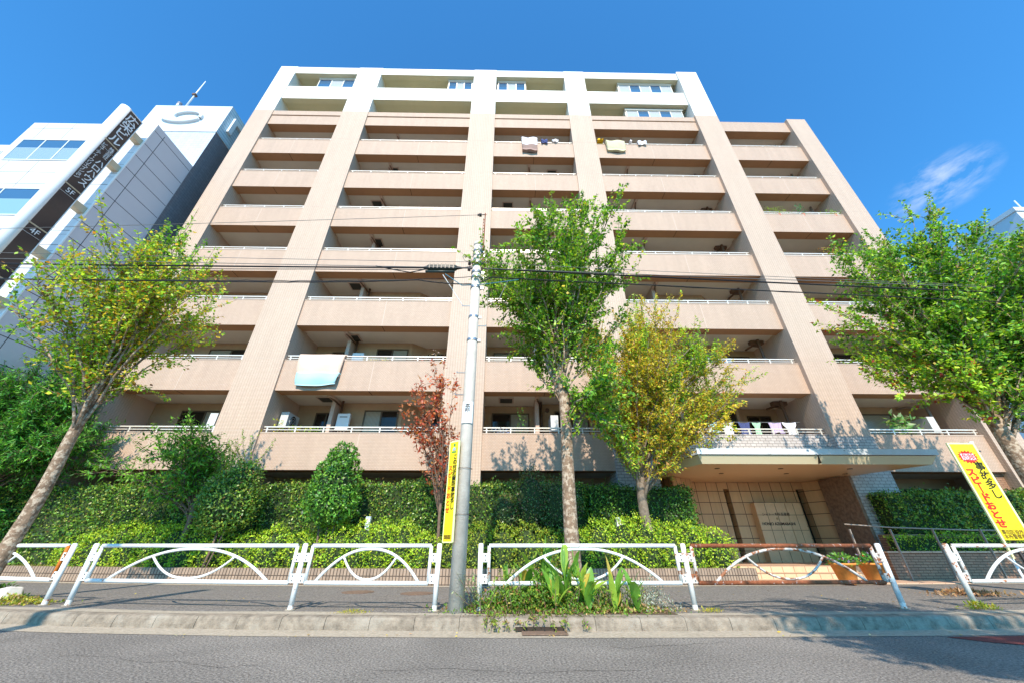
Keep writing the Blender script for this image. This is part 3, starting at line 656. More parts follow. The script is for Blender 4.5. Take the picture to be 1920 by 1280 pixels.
aircon((1.9, 14.25, 3.5 + 1.35), 'outdoor air conditioner unit on the second floor balcony right of the middle pillar')
aircon((16.9, 14.2, 4.85), 'outdoor air conditioner unit on the second floor balcony at the right end')
aircon((-11.3, 14.2, 4.85), 'outdoor air conditioner unit on the second floor balcony left of the left pillar')
aircon((4.9, 14.25, 7.9), 'outdoor air conditioner unit on the third floor balcony behind the tree crowns')
# foliage helpers
def rot_basis(n, rng, up=0.5):
    a = rng.normal(size=(n, 3)); a[:, 2] *= 0.5; a /= np.linalg.norm(a, axis=1)[:, None]
    nn = rng.normal(size=(n, 3)); nn[:, 2] += up * 3; nn -= (nn * a).sum(1)[:, None] * a; nn /= np.linalg.norm(nn, axis=1)[:, None]
    return a, np.cross(nn, a), nn
def leaves_mesh(name, P, A, S, N, size, width, col, m, parent=None, star=0.0):
    """P base points, A axis, S side, N normal. Each leaf: a folded 5-point blade, 2 quads sharing the midrib."""
    n = len(P); L = size[:, None]; w = L * width
    tip = P + A * L - N * L * 0.10; m1 = P + A * L * 0.42 + N * L * 0.03
    l1 = P + A * L * 0.42 + S * w * .5 - N * L * 0.06; r1 = P + A * L * 0.42 - S * w * .5 - N * L * 0.06
    V = np.stack([P, r1, tip, l1], 1).reshape(-1, 3)
    me = bpy.data.meshes.new(name); me.vertices.add(4 * n); me.vertices.foreach_set('co', V.astype(np.float32).ravel())
    idx = np.arange(n)[:, None] * 4
    tri = np.concatenate([idx + np.array([0, 1, 2]), idx + np.array([0, 2, 3])], 1).reshape(-1)
    me.loops.add(6 * n); me.loops.foreach_set('vertex_index', tri.astype(np.int32))
    me.polygons.add(2 * n); me.polygons.foreach_set('loop_start', (np.arange(2 * n) * 3).astype(np.int32))
    me.materials.append(M[m]); me.update(calc_edges=True)
    at = me.attributes.new('leaf_colour', 'FLOAT_COLOR', 'POINT')
    c = np.repeat(np.concatenate([col, np.ones((n, 1))], 1), 4, 0); at.data.foreach_set('color', c.astype(np.float32).ravel())
    o = bpy.data.objects.new(name, me); C.objects.link(o)
    if parent: o.parent = parent; o.location = -wloc(parent)
    return o
def pick(pal, n, rng, jitter=0.25):
    cols = np.array([c for c, w in pal]); w = np.array([w for c, w in pal], float); w /= w.sum()
    i = rng.choice(len(pal), n, p=w); c = cols[i] * (1 + rng.normal(size=(n, 1)) * jitter); c = c * (1 + rng.normal(size=(n, 3)) * 0.06)
    return np.clip(c, 0.004, 0.9)
G_MID = (.17, .39, .035); G_DARK = (.06, .18, .025); G_LITE = (.42, .62, .05); YEL = (.70, .54, .05); ORA = (.48, .20, .035); RED = (.36, .055, .03); G_LIME = (.26, .40, .035)
PAL_GREEN = [(G_MID, 5), (G_LITE, 3), (G_DARK, 2)]
PAL_YG = [(G_LITE, 3), (YEL, 3), (G_MID, 2), (ORA, .6)]
PAL_YEL = [(YEL, 5), (ORA, 1.5), (G_LITE, 2), ((.34, .32, .03), 3)]
def tree(name, label, cat, base, tr, fork_z, crown, limbs, palf, bark='bark', leaf='leaf', seed=1, twigs=18, tlen=(.5, 1.1), lsize=.085, lw=.62, lpt=26, up=.45, group=None, lean=(0, 0), limb_r=.055, droop=.0):
    rng = np.random.default_rng(seed); bx_, by_, bz_ = base; cx, cy_, cz, rx, ry, rz = crown
    t = thing(name, base, label, cat, group)
    wood = MB()
    H = fork_z - bz_; pts = []; rr = []
    topc = np.array([bx_ + lean[0], by_ + lean[1], fork_z])
    for j in range(9):
        f = j / 8; wob = .03 * math.sin(f * 7 + seed) * tr / .15
        pts.append((bx_ + lean[0] * f + wob, by_ + lean[1] * f + wob * .6, bz_ - .05 + (H + .05) * f)); rr.append(tr * (1.22 if j == 0 else 1.0 - .32 * f))
    wood.tube(pts, rr, 14)
    # leader and limbs
    P = []; A = []; LC = []
    for i in range(limbs):
        d = rng.normal(size=3); d[2] = abs(d[2]) - .75 * rng.random() ** 1.3; d /= np.linalg.norm(d)
        if i < 3: d = np.array([rng.normal() * .25, rng.normal() * .25, 1.]); d /= np.linalg.norm(d)
        u_ = .45 + .55 * rng.random() ** .8
        end = np.array([cx, cy_, cz]) + d * np.array([rx, ry, rz]) * u_
        f0 = rng.uniform(.72, 1.0) if d[2] > 0 else rng.uniform(.66, .88)
        zst = bz_ + H * f0 + max(0, (end[2] - fork_z)) * .12 * (1 if i % 2 else 0)
        s0 = np.array([bx_ + lean[0] * f0, by_ + lean[1] * f0, zst])
        if zst > fork_z: s0[:2] = topc[:2]
        mid = s0 * .5 + end * .5 + np.array([0, 0, .18 * np.linalg.norm(end - s0)]) * (1 if d[2] > -.1 else .3) - np.array([end[0] - s0[0], end[1] - s0[1], 0]) * .10
        LP = [(1 - s) ** 2 * s0 + 2 * s * (1 - s) * mid + s * s * end for s in np.linspace(0, 1, 8)]
        jw = rng.normal(size=(8, 3)) * .035; jw[0] = 0; LP = [p + j for p, j in zip(LP, jw)]
        r0 = limb_r * rng.uniform(.7, 1.2)
        wood.tube(LP, [r0 * (1 - .85 * s) for s in np.linspace(0, 1, 8)], 6)
        pal = palf(end, i, rng)
        for q in range(twigs):
            s = rng.uniform(.12, 1.0) ** .8; k = min(6, int(s * 7)); a = LP[k] + (LP[k + 1] - LP[k]) * (s * 7 - k if s < 1 else 1)
            ld = LP[k + 1] - LP[k]; ld /= np.linalg.norm(ld) + 1e-6
            dd = ld * .7 + rng.normal(size=3) * .55 + np.array([0, 0, up]); dd /= np.linalg.norm(dd)
            if q == 0: a = LP[7]; dd = ld + np.array([0, 0, .3]); dd /= np.linalg.norm(dd)
            twd = 1; TL = rng.uniform(*tlen) * (1.25 if q == 0 else 1) * (.8 + .4 * s)
            e = a + dd * TL + np.array([0, 0, -droop * TL]); m_ = (a + e) / 2 + rng.normal(size=3) * .05
            wood.tube([a, m_, e], [.010, .007, .003], 3, cap=False)
            n_ = int(lpt * TL / .8 * rng.uniform(.7, 1.2)); ss = rng.uniform(.08, 1.0, n_)
            pp = ((1 - ss) ** 2)[:, None] * a + (2 * ss * (1 - ss))[:, None] * m_ + (ss ** 2)[:, None] * e
            pp = pp + rng.normal(size=(n_, 3)) * .035; P.append(pp)
            aa = rng.normal(size=(n_, 3)) * .75 + dd * .55; aa[:, 2] -= .25; A.append(aa / np.linalg.norm(aa, axis=1)[:, None])
            LC.append(pick(pal, n_, rng, .22) * (1 + rng.normal() * .10))
    P = np.concatenate(P); A = np.concatenate(A); LC = np.clip(np.concatenate(LC), .004, .9); n = len(P)
    nn = rng.normal(size=(n, 3)) * .55; nn[:, 2] += 1.0; nn[:, 1] -= .55; nn -= (nn * A).sum(1)[:, None] * A; nn /= np.linalg.norm(nn, axis=1)[:, None]
    sz = lsize * rng.uniform(.65, 1.3, n)
    wood.build('trunk', bark, t, True)
    leaves_mesh('crown', P, A, np.cross(nn, A), nn, sz, lw, LC, leaf, t)
    return t

def p_t1(e, i, r): return PAL_GREEN if (e[0] < -10.4 or e[2] > 7.4) else ([(YEL, 3.5), (G_LITE, 5), (G_MID, 3), (ORA, .7)])
def p_t2(e, i, r): return [(G_MID, 4), (G_LITE, 3), (G_DARK, 3), (YEL, .25)] if r.random() > .2 else [(G_LIME, 3), (G_MID, 2)]
def p_t3(e, i, r): return [(YEL, 4.5), ((.46, .40, .04), 4), (G_LITE, 1.5), (ORA, .9), (G_MID, 1)] if r.random() > .3 else [(G_LITE, 4), (G_MID, 3), (YEL, 1)]
def p_t4(e, i, r):
    if e[0] < 10.2 and r.random() < .4: return [(YEL, .6), (G_LITE, 4), (RED, .5), (G_MID, 2)]
    return [(G_MID, 5), (G_LITE, 3), (G_DARK, 3), (YEL, .15)] if i != 9 else [(RED, 2), (G_MID, 2)]
tree('street_tree', 'street tree with yellowing green leaves and pale flaky trunk on the left of the sidewalk', 'tree', (-8.85, 7.55, .15), .125, 3.7, (-9.1, 7.5, 5.7, 1.8, 1.7, 2.7), 30, p_t1, seed=11, twigs=26, lpt=36, tlen=(.4, .95), lsize=.085, limb_r=.034, group='street trees along the sidewalk')
tree('street_tree', 'tall green street tree rising behind the canna lilies right of the utility pole', 'tree', (1.25, 7.6, .15), .145, 5.0, (1.45, 7.6, 6.45, 2.3, 1.8, 3.5), 42, p_t2, bark='bark', seed=22, twigs=29, lpt=46, tlen=(.35, .95), lsize=.088, limb_r=.034, group='street trees along the sidewalk')
tree('street_tree', 'dense green street tree at the right edge behind the yellow sign', 'tree', (11.1, 7.9, .15), .18, 4.2, (12.8, 8.0, 6.0, 3.7, 2.2, 3.7), 86, p_t4, bark='bark', seed=33, twigs=36, lpt=46, tlen=(.35, .9), lsize=.092, limb_r=.035, group='street trees along the sidewalk')
tree('zelkova_tree', 'yellow and green autumn tree with smooth forked trunk beside the entrance canopy', 'tree', (3.86, 11.0, .15), .17, 2.75, (5.0, 10.9, 5.3, 2.9, 1.5, 2.9), 44, p_t3, bark='bark_grey', seed=44, twigs=32, lpt=46, lsize=.10, lw=.42, up=.6, limb_r=.05)
tree('dogwood_tree', 'thin dogwood with sparse red leaves left of the utility pole', 'tree', (-1.78, 10.9, .15), .055, 2.0, (-2.05, 10.8, 4.0, 1.2, .7, 2.2), 26, lambda e, i, r: [((.44, .085, .045), 3), ((.54, .19, .08), 2), ((.56, .32, .20), 1.2), (ORA, .4)] if e[2] > 3 else [((.50, .06, .04), 4), ((.60, .14, .06), 2)], bark='bark_dark', seed=55, twigs=9, tlen=(.3, .55), lpt=19, lsize=.125, lw=.5, limb_r=.018, droop=.2)
tree('maple_tree', 'small dark green tree with layered leaves left of the first pillar behind the fence', 'tree', (-8.9, 11.5, .15), .09, 2.0, (-9.9, 11.5, 3.0, 2.0, .8, 1.2), 22, lambda e, i, r: [((.12, .33, .03), 4), ((.24, .48, .045), 3), ((.05, .15, .02), 2)], bark='bark_dark', seed=66, twigs=20, tlen=(.35, .7), lpt=26, lsize=.14, lw=.34, up=.1, limb_r=.025)
tree('conifer_tree', 'big feathery dark green tree at the far left edge in front of the grey building', 'tree', (-15.6, 11.9, .15), .2, 3.0, (-15.6, 11.8, 3.8, 2.5, 1.2, 3.4), 66, lambda e, i, r: [((.06, .25, .03), 4), ((.16, .40, .04), 3), ((.03, .12, .02), 2)], bark='bark_dark', seed=77, twigs=34, tlen=(.4, .8), lpt=34, lsize=.14, lw=.24, up=.25, limb_r=.03)
tree('street_tree', 'green tree across the road behind the viewer', 'tree', (6.2, -2.3, .15), .16, 4.2, (5.0, -1.6, 6.1, 2.1, 1.3, 2.3), 30, p_t2, seed=88, twigs=26, lpt=26, lsize=.12, group='street trees along the sidewalk')

def hedge(name, label, cat, poly, z0, z1, pal, dens, lsize, seed, leaf='leaf_glossy', lw=.55, rough=.05, group=None, topf=None, core=.06, kind=None):
    """clipped hedge: box following a front polyline [(x,y)...] with constant depth; leaves over its faces"""
    rng = np.random.default_rng(seed); t = thing(name, (poly[0][0], poly[0][1], z0), label, cat, group)
    (xa, ya), (xb, yb), dep = poly
    c = MB(); c.prism([(xa + core, ya + core), (xb - core, yb + core), (xb - core, yb + dep - core), (xa + core, ya + dep - core)], z0, z1 - core * 1.2); c.build('twigs', 'leaf_core', t)  # solid dark green block behind the hedge leaves
    L = xb - xa; Hh = z1 - z0
    def face(n, kind_):
        u_, v_ = rng.random(n), rng.random(n)
        if kind_ == 'f': x = xa + L * u_; y = ya + (yb - ya) * u_; z = z0 + Hh * v_; nn = np.tile([0, -1, .1], (n, 1))
        elif kind_ == 't': x = xa + L * u_; y = ya + (yb - ya) * u_ + dep * v_; z = np.full(n, z1); nn = np.tile([0, 0, 1.], (n, 1))
        elif kind_ == 'l': x = np.full(n, xa); y = ya + dep * u_; z = z0 + Hh * v_; nn = np.tile([-1., 0, 0], (n, 1))
        else: x = np.full(n, xb); y = yb + dep * u_; z = z0 + Hh * v_; nn = np.tile([1., 0, 0], (n, 1))
        P_ = np.stack([x, y, z], 1); bulge = .05 * np.sin(x * 2.1 + seed) + .03 * np.sin(z * 3.7 + x * 5) + .02 * np.sin(x * 11 + z * 7)
        P_ += nn * (bulge[:, None] + rng.normal(size=(n, 1)) * rough - .02)
        return P_, nn
    ps = [face(int(dens * L * Hh), 'f'), face(int(dens * L * dep * .8), 't'), face(int(dens * dep * Hh * .8), 'l'), face(int(dens * dep * Hh * .8), 'r')]
    P = np.concatenate([p for p, _ in ps]); NN = np.concatenate([q for _, q in ps]); n = len(P)
    A = rng.normal(size=(n, 3)) * .7 + NN * .5 + np.array([0, 0, .25]); A /= np.linalg.norm(A, axis=1)[:, None]
    N = NN + rng.normal(size=(n, 3)) * .6; N -= (N * A).sum(1)[:, None] * A; N /= np.linalg.norm(N, axis=1)[:, None]
    leaves_mesh('foliage', P - A * lsize * .4, A, np.cross(N, A), N, lsize * rng.uniform(.6, 1.3, n), lw, pick(pal, n, rng, .3), leaf, t)
    return t
def mound(name, label, cat, blobs, dens, lsize, pal, seed, group=None, leaf='leaf_glossy', lw=.5, stems=None, rough=.05, flat=0.0, stem_mat='bark_dark', star=False, parent_t=None):
    """rounded shrub made of ellipsoid lobes (cx,cy,cz,rx,ry,rz)"""
    rng = np.random.default_rng(seed); b0 = blobs[0]
    t = thing(name, (b0[0], b0[1], .15), label, cat, group)
    core = MB(); Ps = []; Ns = []
    for (cx, cy_, cz, rx, ry, rz) in blobs:
        k = len(core.v); nu, nv = 12, 7
        for j in range(nv + 1):
            for i in range(nu):
                th = math.pi * j / nv; ph = 2 * math.pi * i / nu
                core.v.append((cx + rx * .76 * math.sin(th) * math.cos(ph), cy_ + ry * .76 * math.sin(th) * math.sin(ph), cz + rz * .78 * math.cos(th)))
        for j in range(nv):
            for i in range(nu): ii = (i + 1) % nu; core.f.append((k + j * nu + i, k + (j + 1) * nu + i, k + (j + 1) * nu + ii, k + j * nu + ii)); core.m.append(0)
        area = 4 * math.pi * (((rx * ry) ** 1.6 + (rx * rz) ** 1.6 + (ry * rz) ** 1.6) / 3) ** (1 / 1.6)
        n = int(dens * area * .75); d = rng.normal(size=(n, 3)); d /= np.linalg.norm(d, axis=1)[:, None]
        d = d[(d[:, 1] < .45)]; n = len(d)
        rr = 1 + .06 * np.sin(d[:, 0] * 9 + d[:, 2] * 7 + seed) + .05 * np.sin(d[:, 0] * 17 - d[:, 2] * 13) + rng.normal(size=n) * rough
        Ps.append(np.array([cx, cy_, cz]) + d * np.array([rx, ry, rz]) * rr[:, None])
        q = d / np.array([rx, ry, rz]); Ns.append(q / np.linalg.norm(q, axis=1)[:, None])
    P = np.concatenate(Ps); NN = np.concatenate(Ns); keep = P[:, 2] > .2; P = P[keep]; NN = NN[keep]; n = len(P)
    A = rng.normal(size=(n, 3)) * .7 + NN * .55 + np.array([0, 0, .3]); A /= np.linalg.norm(A, axis=1)[:, None]
    N = NN + rng.normal(size=(n, 3)) * .38 + np.array([0, -.15, .35]); N -= (N * A).sum(1)[:, None] * A; N /= np.linalg.norm(N, axis=1)[:, None]
    core.build('twigs', 'leaf_core', t, True)  # solid dark green lobes behind the shrub leaves
    leaves_mesh('foliage', P - A * lsize * .4, A, np.cross(N, A), N, lsize * rng.uniform(.6, 1.3, n), lw, pick(pal, n, rng, .25), leaf, t)
    if stems:
        s = MB()
        for (p0, p1, r_) in stems: s.tube([p0, ((p0[0] + p1[0]) / 2 + .02, (p0[1] + p1[1]) / 2, (p0[2] + p1[2]) / 2), p1], [r_, r_ * .85, r_ * .7], 8)
        s.build('stems', stem_mat, t, True)
    return t
HP = [((.10, .24, .03), 4), ((.22, .38, .045), 3), ((.38, .44, .06), 2), ((.04, .10, .02), 1.5), ((.30, .18, .06), .35)]
HD = [((.07, .20, .028), 5), ((.17, .34, .04), 3), ((.02, .06, .012), 2), ((.12, .2, .03), .7)]
AZ = [((.40, .60, .035), 5), ((.58, .72, .05), 3), ((.13, .29, .03), 2), ((.42, .44, .05), .6)]
hz = 'clipped hedges in front of the apartment block'
hedge('clipped_hedge', 'long tall clipped hedge running behind the dogwood and the utility pole', 'hedge', [(-7.3, 12.05), (2.5, 12.05), .8], .15, 2.66, HP, 1000, .075, 101, group=hz, rough=.08)
hedge('clipped_hedge', 'dark tall clipped hedge behind the smooth trunk of the yellow tree', 'hedge', [(2.55, 12.0), (5.75, 12.0), .8], .15, 2.55, HD, 1100, .075, 102, group=hz, rough=.075)
hedge('clipped_hedge', 'dark clipped hedge behind the layered green tree at the left', 'hedge', [(-20, 12.9), (-7.35, 12.05), .8], .15, 2.6, HP, 900, .078, 103, group=hz, rough=.07)
hedge('clipped_hedge', 'thick flat topped hedge right of the entrance behind the yellow sign', 'hedge', [(12.1, 12.35), (24, 12.6), .7], 1.3, 2.46, HP[:4], 1050, .078, 104, group=hz, rough=.07)
hedge('low_hedge', 'low bright green hedge strip between the handrail and the right hedge', 'hedge', [(11.5, 12.0), (24, 12.35), .35], .80, 1.24, AZ, 900, .06, 105)
pb = MB(); pb.box(11.9, 24, 12.40, 14.5, .15, 1.28); tag(pb.build('raised_bed', 'ramp_tile'), 'raised brown bed that carries the thick right hedge', 'planter')
ag = 'rounded azalea bushes behind the planter wall'
def mounds(x0, x1, z, seed, lab, yo=.75, pal=AZ):
    rng = random.Random(seed); bl = []; x = x0
    n = max(2, int((x1 - x0) / .55))
    for i in range(n + 1):
        xx = x0 + (x1 - x0) * i / n; zz = z * (.93 + .14 * rng.random()); e = .75 if i in (0, n) else 1
        bl.append((xx, yw(xx) + yo + rng.uniform(-.06, .06), .15 + zz * .42, .52, .55, zz * .60 * e))
    return mound('azalea_bush', lab, 'bush', bl, 760, .062, pal, seed, ag, leaf='leaf', rough=.055)
mounds(-12.2, -7.9, 1.35, 201, 'long low azalea mass at the left of the planter behind the left fence gap')
mounds(-7.0, -5.5, 1.28, 202, 'small azalea bush between the dark shrub and the clipped topiary')
mounds(-5.0, -2.1, 1.33, 203, 'bright azalea bush under the clipped topiary and the white marker post')
mounds(-1.3, 1.2, 1.30, 204, 'yellowish azalea bush right behind the utility pole', pal=[((.26, .38, .03), 4), ((.38, .42, .04), 3), ((.12, .22, .02), 2)])
mounds(1.9, 5.6, 1.42, 205, 'large bright azalea bush around the smooth trunk at the end of the planter')
mound('topiary_bush', 'clipped egg shaped evergreen bush on thin stems between the azaleas', 'bush', [(-4.78, 10.95, 2.40, .62, .6, .95), (-4.78, 10.95, 2.0, .70, .62, .55), (-4.75, 10.95, 3.0, .42, .45, .62)], 900, .085, [((.10, .28, .03), 4), ((.22, .44, .045), 3), ((.03, .09, .015), 2)], 211, stems=[((-4.9, 10.95, .15), (-5.0, 10.95, 1.7), .03), ((-4.8, 10.95, .15), (-4.75, 10.95, 1.7), .025), ((-4.75, 10.95, .15), (-4.55, 10.95, 1.7), .025)], rough=.04)
mound('evergreen_shrub', 'dark loose evergreen shrub with upright yellowish shoots at the foot of the second pillar', 'bush', [(-7.7, 11.1, 2.0, .75, .55, .72), (-7.5, 11.1, 2.55, .45, .4, .55), (-8.05, 11.1, 2.3, .4, .4, .5)], 1000, .08, HP, 212, stems=[((-7.75, 11.0, .15), (-7.7, 11.1, 1.6), .035), ((-7.7, 11.0, .15), (-7.5, 11.1, 1.7), .022)], rough=.10)
mound('evergreen_shrub', 'dark reddish shrub rising above the hedge behind the tall green tree trunk', 'bush', [(.75, 11.5, 2.1, .55, .35, .85), (1.55, 11.5, 2.0, .6, .35, .75), (-.0, 11.5, 1.8, .4, .3, .5)], 1000, .06, [((.07, .13, .03), 4), ((.22, .13, .07), 1.5), ((.14, .24, .05), 2)], 213, rough=.13)
def shoots(name, label, cat, stems, lsize, pal, seed, lw=.3, gap=.035, leaf='leaf', group=None, r=.006, spread=.8):
    rng = np.random.default_rng(seed); t = thing(name, stems[0][0], label, cat, group); w = MB(); P = []; A = []
    for a, e in stems:
        a, e = np.array(a, float), np.array(e, float); m_ = (a + e) / 2 + rng.normal(size=3) * .03
        w.tube([a, m_, e], [r, r * .8, r * .4], 4); n = max(3, int(np.linalg.norm(e - a) / gap)); s = np.linspace(.15, 1, n)
        P.append(((1 - s) ** 2)[:, None] * a + (2 * s * (1 - s))[:, None] * m_ + (s ** 2)[:, None] * e)
        q = rng.normal(size=(n, 3)) * spread + (e - a) / np.linalg.norm(e - a) * .8; A.append(q / np.linalg.norm(q, axis=1)[:, None])
    P = np.concatenate(P); A = np.concatenate(A); n = len(P); N = rng.normal(size=(n, 3)) * .6 + np.array([0, -.3, 1]); N -= (N * A).sum(1)[:, None] * A; N /= np.linalg.norm(N, axis=1)[:, None]
    w.build('stem', 'bark_dark', t); leaves_mesh('foliage', P, A, np.cross(N, A), N, lsize * rng.uniform(.7, 1.3, n), lw, pick(pal, n, rng, .2), leaf, t)
    return t
rnd = random.Random(9)
shoots('shrub_shoots', 'upright yellow green shoots standing out of the dark shrub by the second pillar', 'shoots', [((-7.6 + rnd.uniform(-.7, .6), 11.1, 2.4), (-7.55 + rnd.uniform(-.8, .7), 11.1, 3.2 + rnd.uniform(0, .95))) for _ in range(22)], .07, [(G_LITE, 3), (YEL, 1), (G_MID, 2)], 9, .35, .03)

# ---------------------------------------------------------------- planter wall
pw = thing('planter_wall', (-3, 10.3, .15), 'low curved planter wall of upright brown tiles along the sidewalk', 'wall')
xs2 = [x for x in xs if -21 < x < 6.2] + [6.2]
b = MB(); n = len(xs2)
b.v = [(x, yw(x), .15) for x in xs2] + [(x, yw(x), .49) for x in xs2] + [(x, yw(x) + .22, .49) for x in xs2] + [(x, yw(x) + .22, .15) for x in xs2]
for r_ in range(3):
    for i in range(n - 1): b.f.append((r_ * n + i, r_ * n + i + 1, (r_ + 1) * n + i + 1, (r_ + 1) * n + i)); b.m.append(0)
b.f.append((n - 1, 4 * n - 1, 3 * n - 1, 2 * n - 1)); b.m.append(0)
b.build('tiled_face', 'planter_tile', pw)
b = MB(); b.v = [(x, yw(x) + .21, .44) for x in xs2] + [(x, 12.9, .44) for x in xs2]; b.f = [(i, i + 1, n + i + 1, n + i) for i in range(n - 1)]; b.m = [0] * (n - 1)
b.build('soil_bed', 'soil', pw)
rng = np.random.default_rng(71)
def grass(name, label, cat, n, xr, yf, z, h, pal, seed, kind=None, spread=.6, lw=.12):
    rng = np.random.default_rng(seed); x = rng.uniform(*xr, n); y = np.array([yf(a) for a in x]) + rng.normal(size=n) * .08
    P = np.stack([x, y, np.full(n, z)], 1); A = rng.normal(size=(n, 3)) * spread; A[:, 2] = 1; A /= np.linalg.norm(A, axis=1)[:, None]
    N = rng.normal(size=(n, 3)); N -= (N * A).sum(1)[:, None] * A; N /= np.linalg.norm(N, axis=1)[:, None]
    return P, A, N, h * rng.uniform(.5, 1.3, n), pick(pal, n, rng, .25)
P, A, N, S_, Cc = grass('', '', '', 7000, (-14, 5.5), lambda a: yw(a) + .42, .44, .09, [((.34, .34, .06), 3), ((.22, .32, .04), 2), ((.45, .36, .12), 2)], 72)
o = leaves_mesh('grass', P + np.random.default_rng(1).normal(size=P.shape) * np.array([0, .12, 0]), A, np.cross(N, A), N, S_, .12, Cc, 'leaf'); tag(o, 'dry yellow green grass strip along the top of the planter wall', 'grass', kind='stuff')
for i, (x, y, lab) in enumerate(((-3.78, 11.2, 'short white square marker post in the azaleas right of the topiary bush'), (3.2, 11.4, 'short white square marker post in the azaleas left of the smooth trunk'))):
    t = thing('garden_light', (x, y, .15), lab, 'garden light', 'short white posts in the planting')
    b = MB(); b.box(x - .06, x + .06, y - .06, y + .06, .15, 1.66); b.build('post', 'line_white', t, bevel=.01)
    b = MB(); b.box(x - .065, x + .065, y - .065, y + .065, 1.60, 1.68); b.build('cap', 'white', t, bevel=.01)

# ---------------------------------------------------------------- guard fences
ZS, ZT, ZB = .15, .985, .49
def fence_run(posts, label, panels, post_mats, base_x):
    p0 = posts[0]; t = thing('guard_fence', (p0[0], p0[1], ZS), label, 'fence', 'white pipe guard fences along the kerb')
    for (x, y), pm in zip(posts, post_mats):
        b = MB(); b.tube([(x, y, ZS - .02), (x, y, ZT + .022)], .038, 16); b.tube([(x, y, ZT + .022), (x, y, ZT + .032), (x, y, ZT + .036)], [.038, .03, .01], 16)
        po = b.build('post', pm, t, True)
        c = MB(); c.tube([(x, y, ZS + .001), (x, y, ZS + .012)], .07, 16); c.build('base_collar', 'gutter', po)
        c = MB(); c.tube([(x, y, ZS + .012), (x, y, ZS + .05 + .03 * abs(math.sin(x * 7)))], .0388, 16, cap=False); c.build('rusty_foot', 'paint_worn', po)
    for (i, j, m_rail, m_arch, m_stile) in panels:
        a = Vector((*posts[i], 0)); c = Vector((*posts[j], 0)); d = (c - a); L = d.length; d.normalize()
        P = lambda s, z: tuple(a + d * s + Vector((0, 0, z)))
        g_ = .13
        b = MB(); b.tube([P(g_, ZT), P(L - g_, ZT)], .030, 12); top = b.build('top_rail', m_rail, t, True)
        b = MB(); b.tube([P(g_, ZB), P(L - g_, ZB)], .030, 12); b.build('bottom_rail', m_rail, t, True)
        for s, e in ((g_, 1), (L - g_, -1)):
            b = MB(); b.tube([P(s, ZB), P(s, ZT)], .026, 10); stl = b.build('stile', m_stile, t, True)
            for z in (ZB + .06, ZT - .16):
                q = MB(); xx = s - e * .07; pa = [P(xx - .055, z - .06), P(xx + .055, z - .06), P(xx + .055, z + .06), P(xx - .055, z + .06)]
                off = Vector((d.y, -d.x, 0)) * .02
                q.add([tuple(Vector(w) + off) for w in pa] + [tuple(Vector(w) + off * 1.35) for w in pa], [(0, 3, 2, 1), (4, 5, 6, 7), (0, 1, 5, 4), (1, 2, 6, 5), (2, 3, 7, 6), (3, 0, 4, 7)])
                br = q.build('bracket', m_stile if m_stile != 'rust_orange' else 'paint_worn', stl)
                q = MB()
                for zz in (-.03, .03):
                    o_ = Vector(P(xx + .015 * e, z + zz)); q.tube([tuple(o_ + off), tuple(o_ + off * 1.75)], .010, 6)
                q.build('bolt', 'bolt', stl)
        # arch and the hanging bow under it
        h = ZT - .045 - ZB; s0, s1 = L * .125, L * .875; mid = L / 2; hw = (s1 - s0) / 2
        arch = lambda s: ZB + h * (1 - abs((s - mid) / hw) ** 2.25)
        pts = [P(s, arch(s)) for s in np.linspace(s0, s1, 33)]
        b = MB(); b.tube(pts, .021, 10); b.build('arch', m_arch, t, True)
        bw = hw * .52; za = arch(mid - bw); zl = ZB + .045
        pts = [P(s, zl + (za - zl) * abs((s - mid) / bw) ** 2.3) for s in np.linspace(mid - bw, mid + bw, 25)]
        b = MB(); b.tube(pts, .017, 8); b.build('bow', m_arch, t, True)
    return t
fence_run([(-11.4, 8.25), (-7.42, 7.28)], 'leftmost white guard fence section with one orange rusted upright at its end', [(0, 1, 'paint', 'paint', 'rust_orange')], ['paint', 'paint'], 0)
fence_run([(-6.95, 7.18), (-3.19, 6.69), (-1.03, 6.55)], 'clean white guard fence of two panels left of the utility pole', [(0, 1, 'paint', 'paint', 'paint'), (1, 2, 'paint', 'paint', 'paint')], ['paint'] * 3, 0)
fence_run([(-.38, 6.52), (2.82, 6.56), (6.05, 6.66)], 'guard fence right of the utility pole whose right panel has rusty brown rails', [(0, 1, 'paint', 'paint', 'paint_worn'), (1, 2, 'rust', 'paint_rusty', 'paint_rusty')], ['paint', 'paint_worn', 'paint'], 0)
fence_run([(7.28, 6.76), (10.6, 7.05), (14.0, 7.4)], 'right end guard fence section with rusty top corner beside the yellow sign', [(0, 1, 'paint_worn', 'paint', 'paint_worn'), (1, 2, 'paint', 'paint', 'paint')], ['paint_worn', 'paint', 'paint'], 0)

# ---------------------------------------------------------------- utility pole, wires, yellow sign on it
PXY = (-.70, 6.42)
up_ = thing('utility_pole', (*PXY, .15), 'tall grey concrete utility pole standing at the kerb between two fence sections', 'utility pole')
b = MB(); b.tube([(*PXY, .1), (*PXY, 3.5), (*PXY, 7.15)], [.116, .106, .097], 24); b.build('shaft', 'pole', up_, True)
b = MB(); b.tube([(*PXY, 7.15), (*PXY, 7.24), (*PXY, 7.27)], [.102, .102, .07], 20); b.build('top_cap', 'pole', up_, True)
for z, r_ in ((6.98, .11), (6.85, .11), (6.62, .115), (6.35, .12), (6.20, .12), (5.92, .115), (5.15, .112), (4.60, .114)):
    b = MB(); b.tube([(*PXY, z - .022), (*PXY, z + .022)], r_, 20); b.box(PXY[0] + r_ - .01, PXY[0] + r_ + .05, PXY[1] - .02, PXY[1] + .02, z - .02, z + .02); b.build('steel_band', 'galv', up_, False)
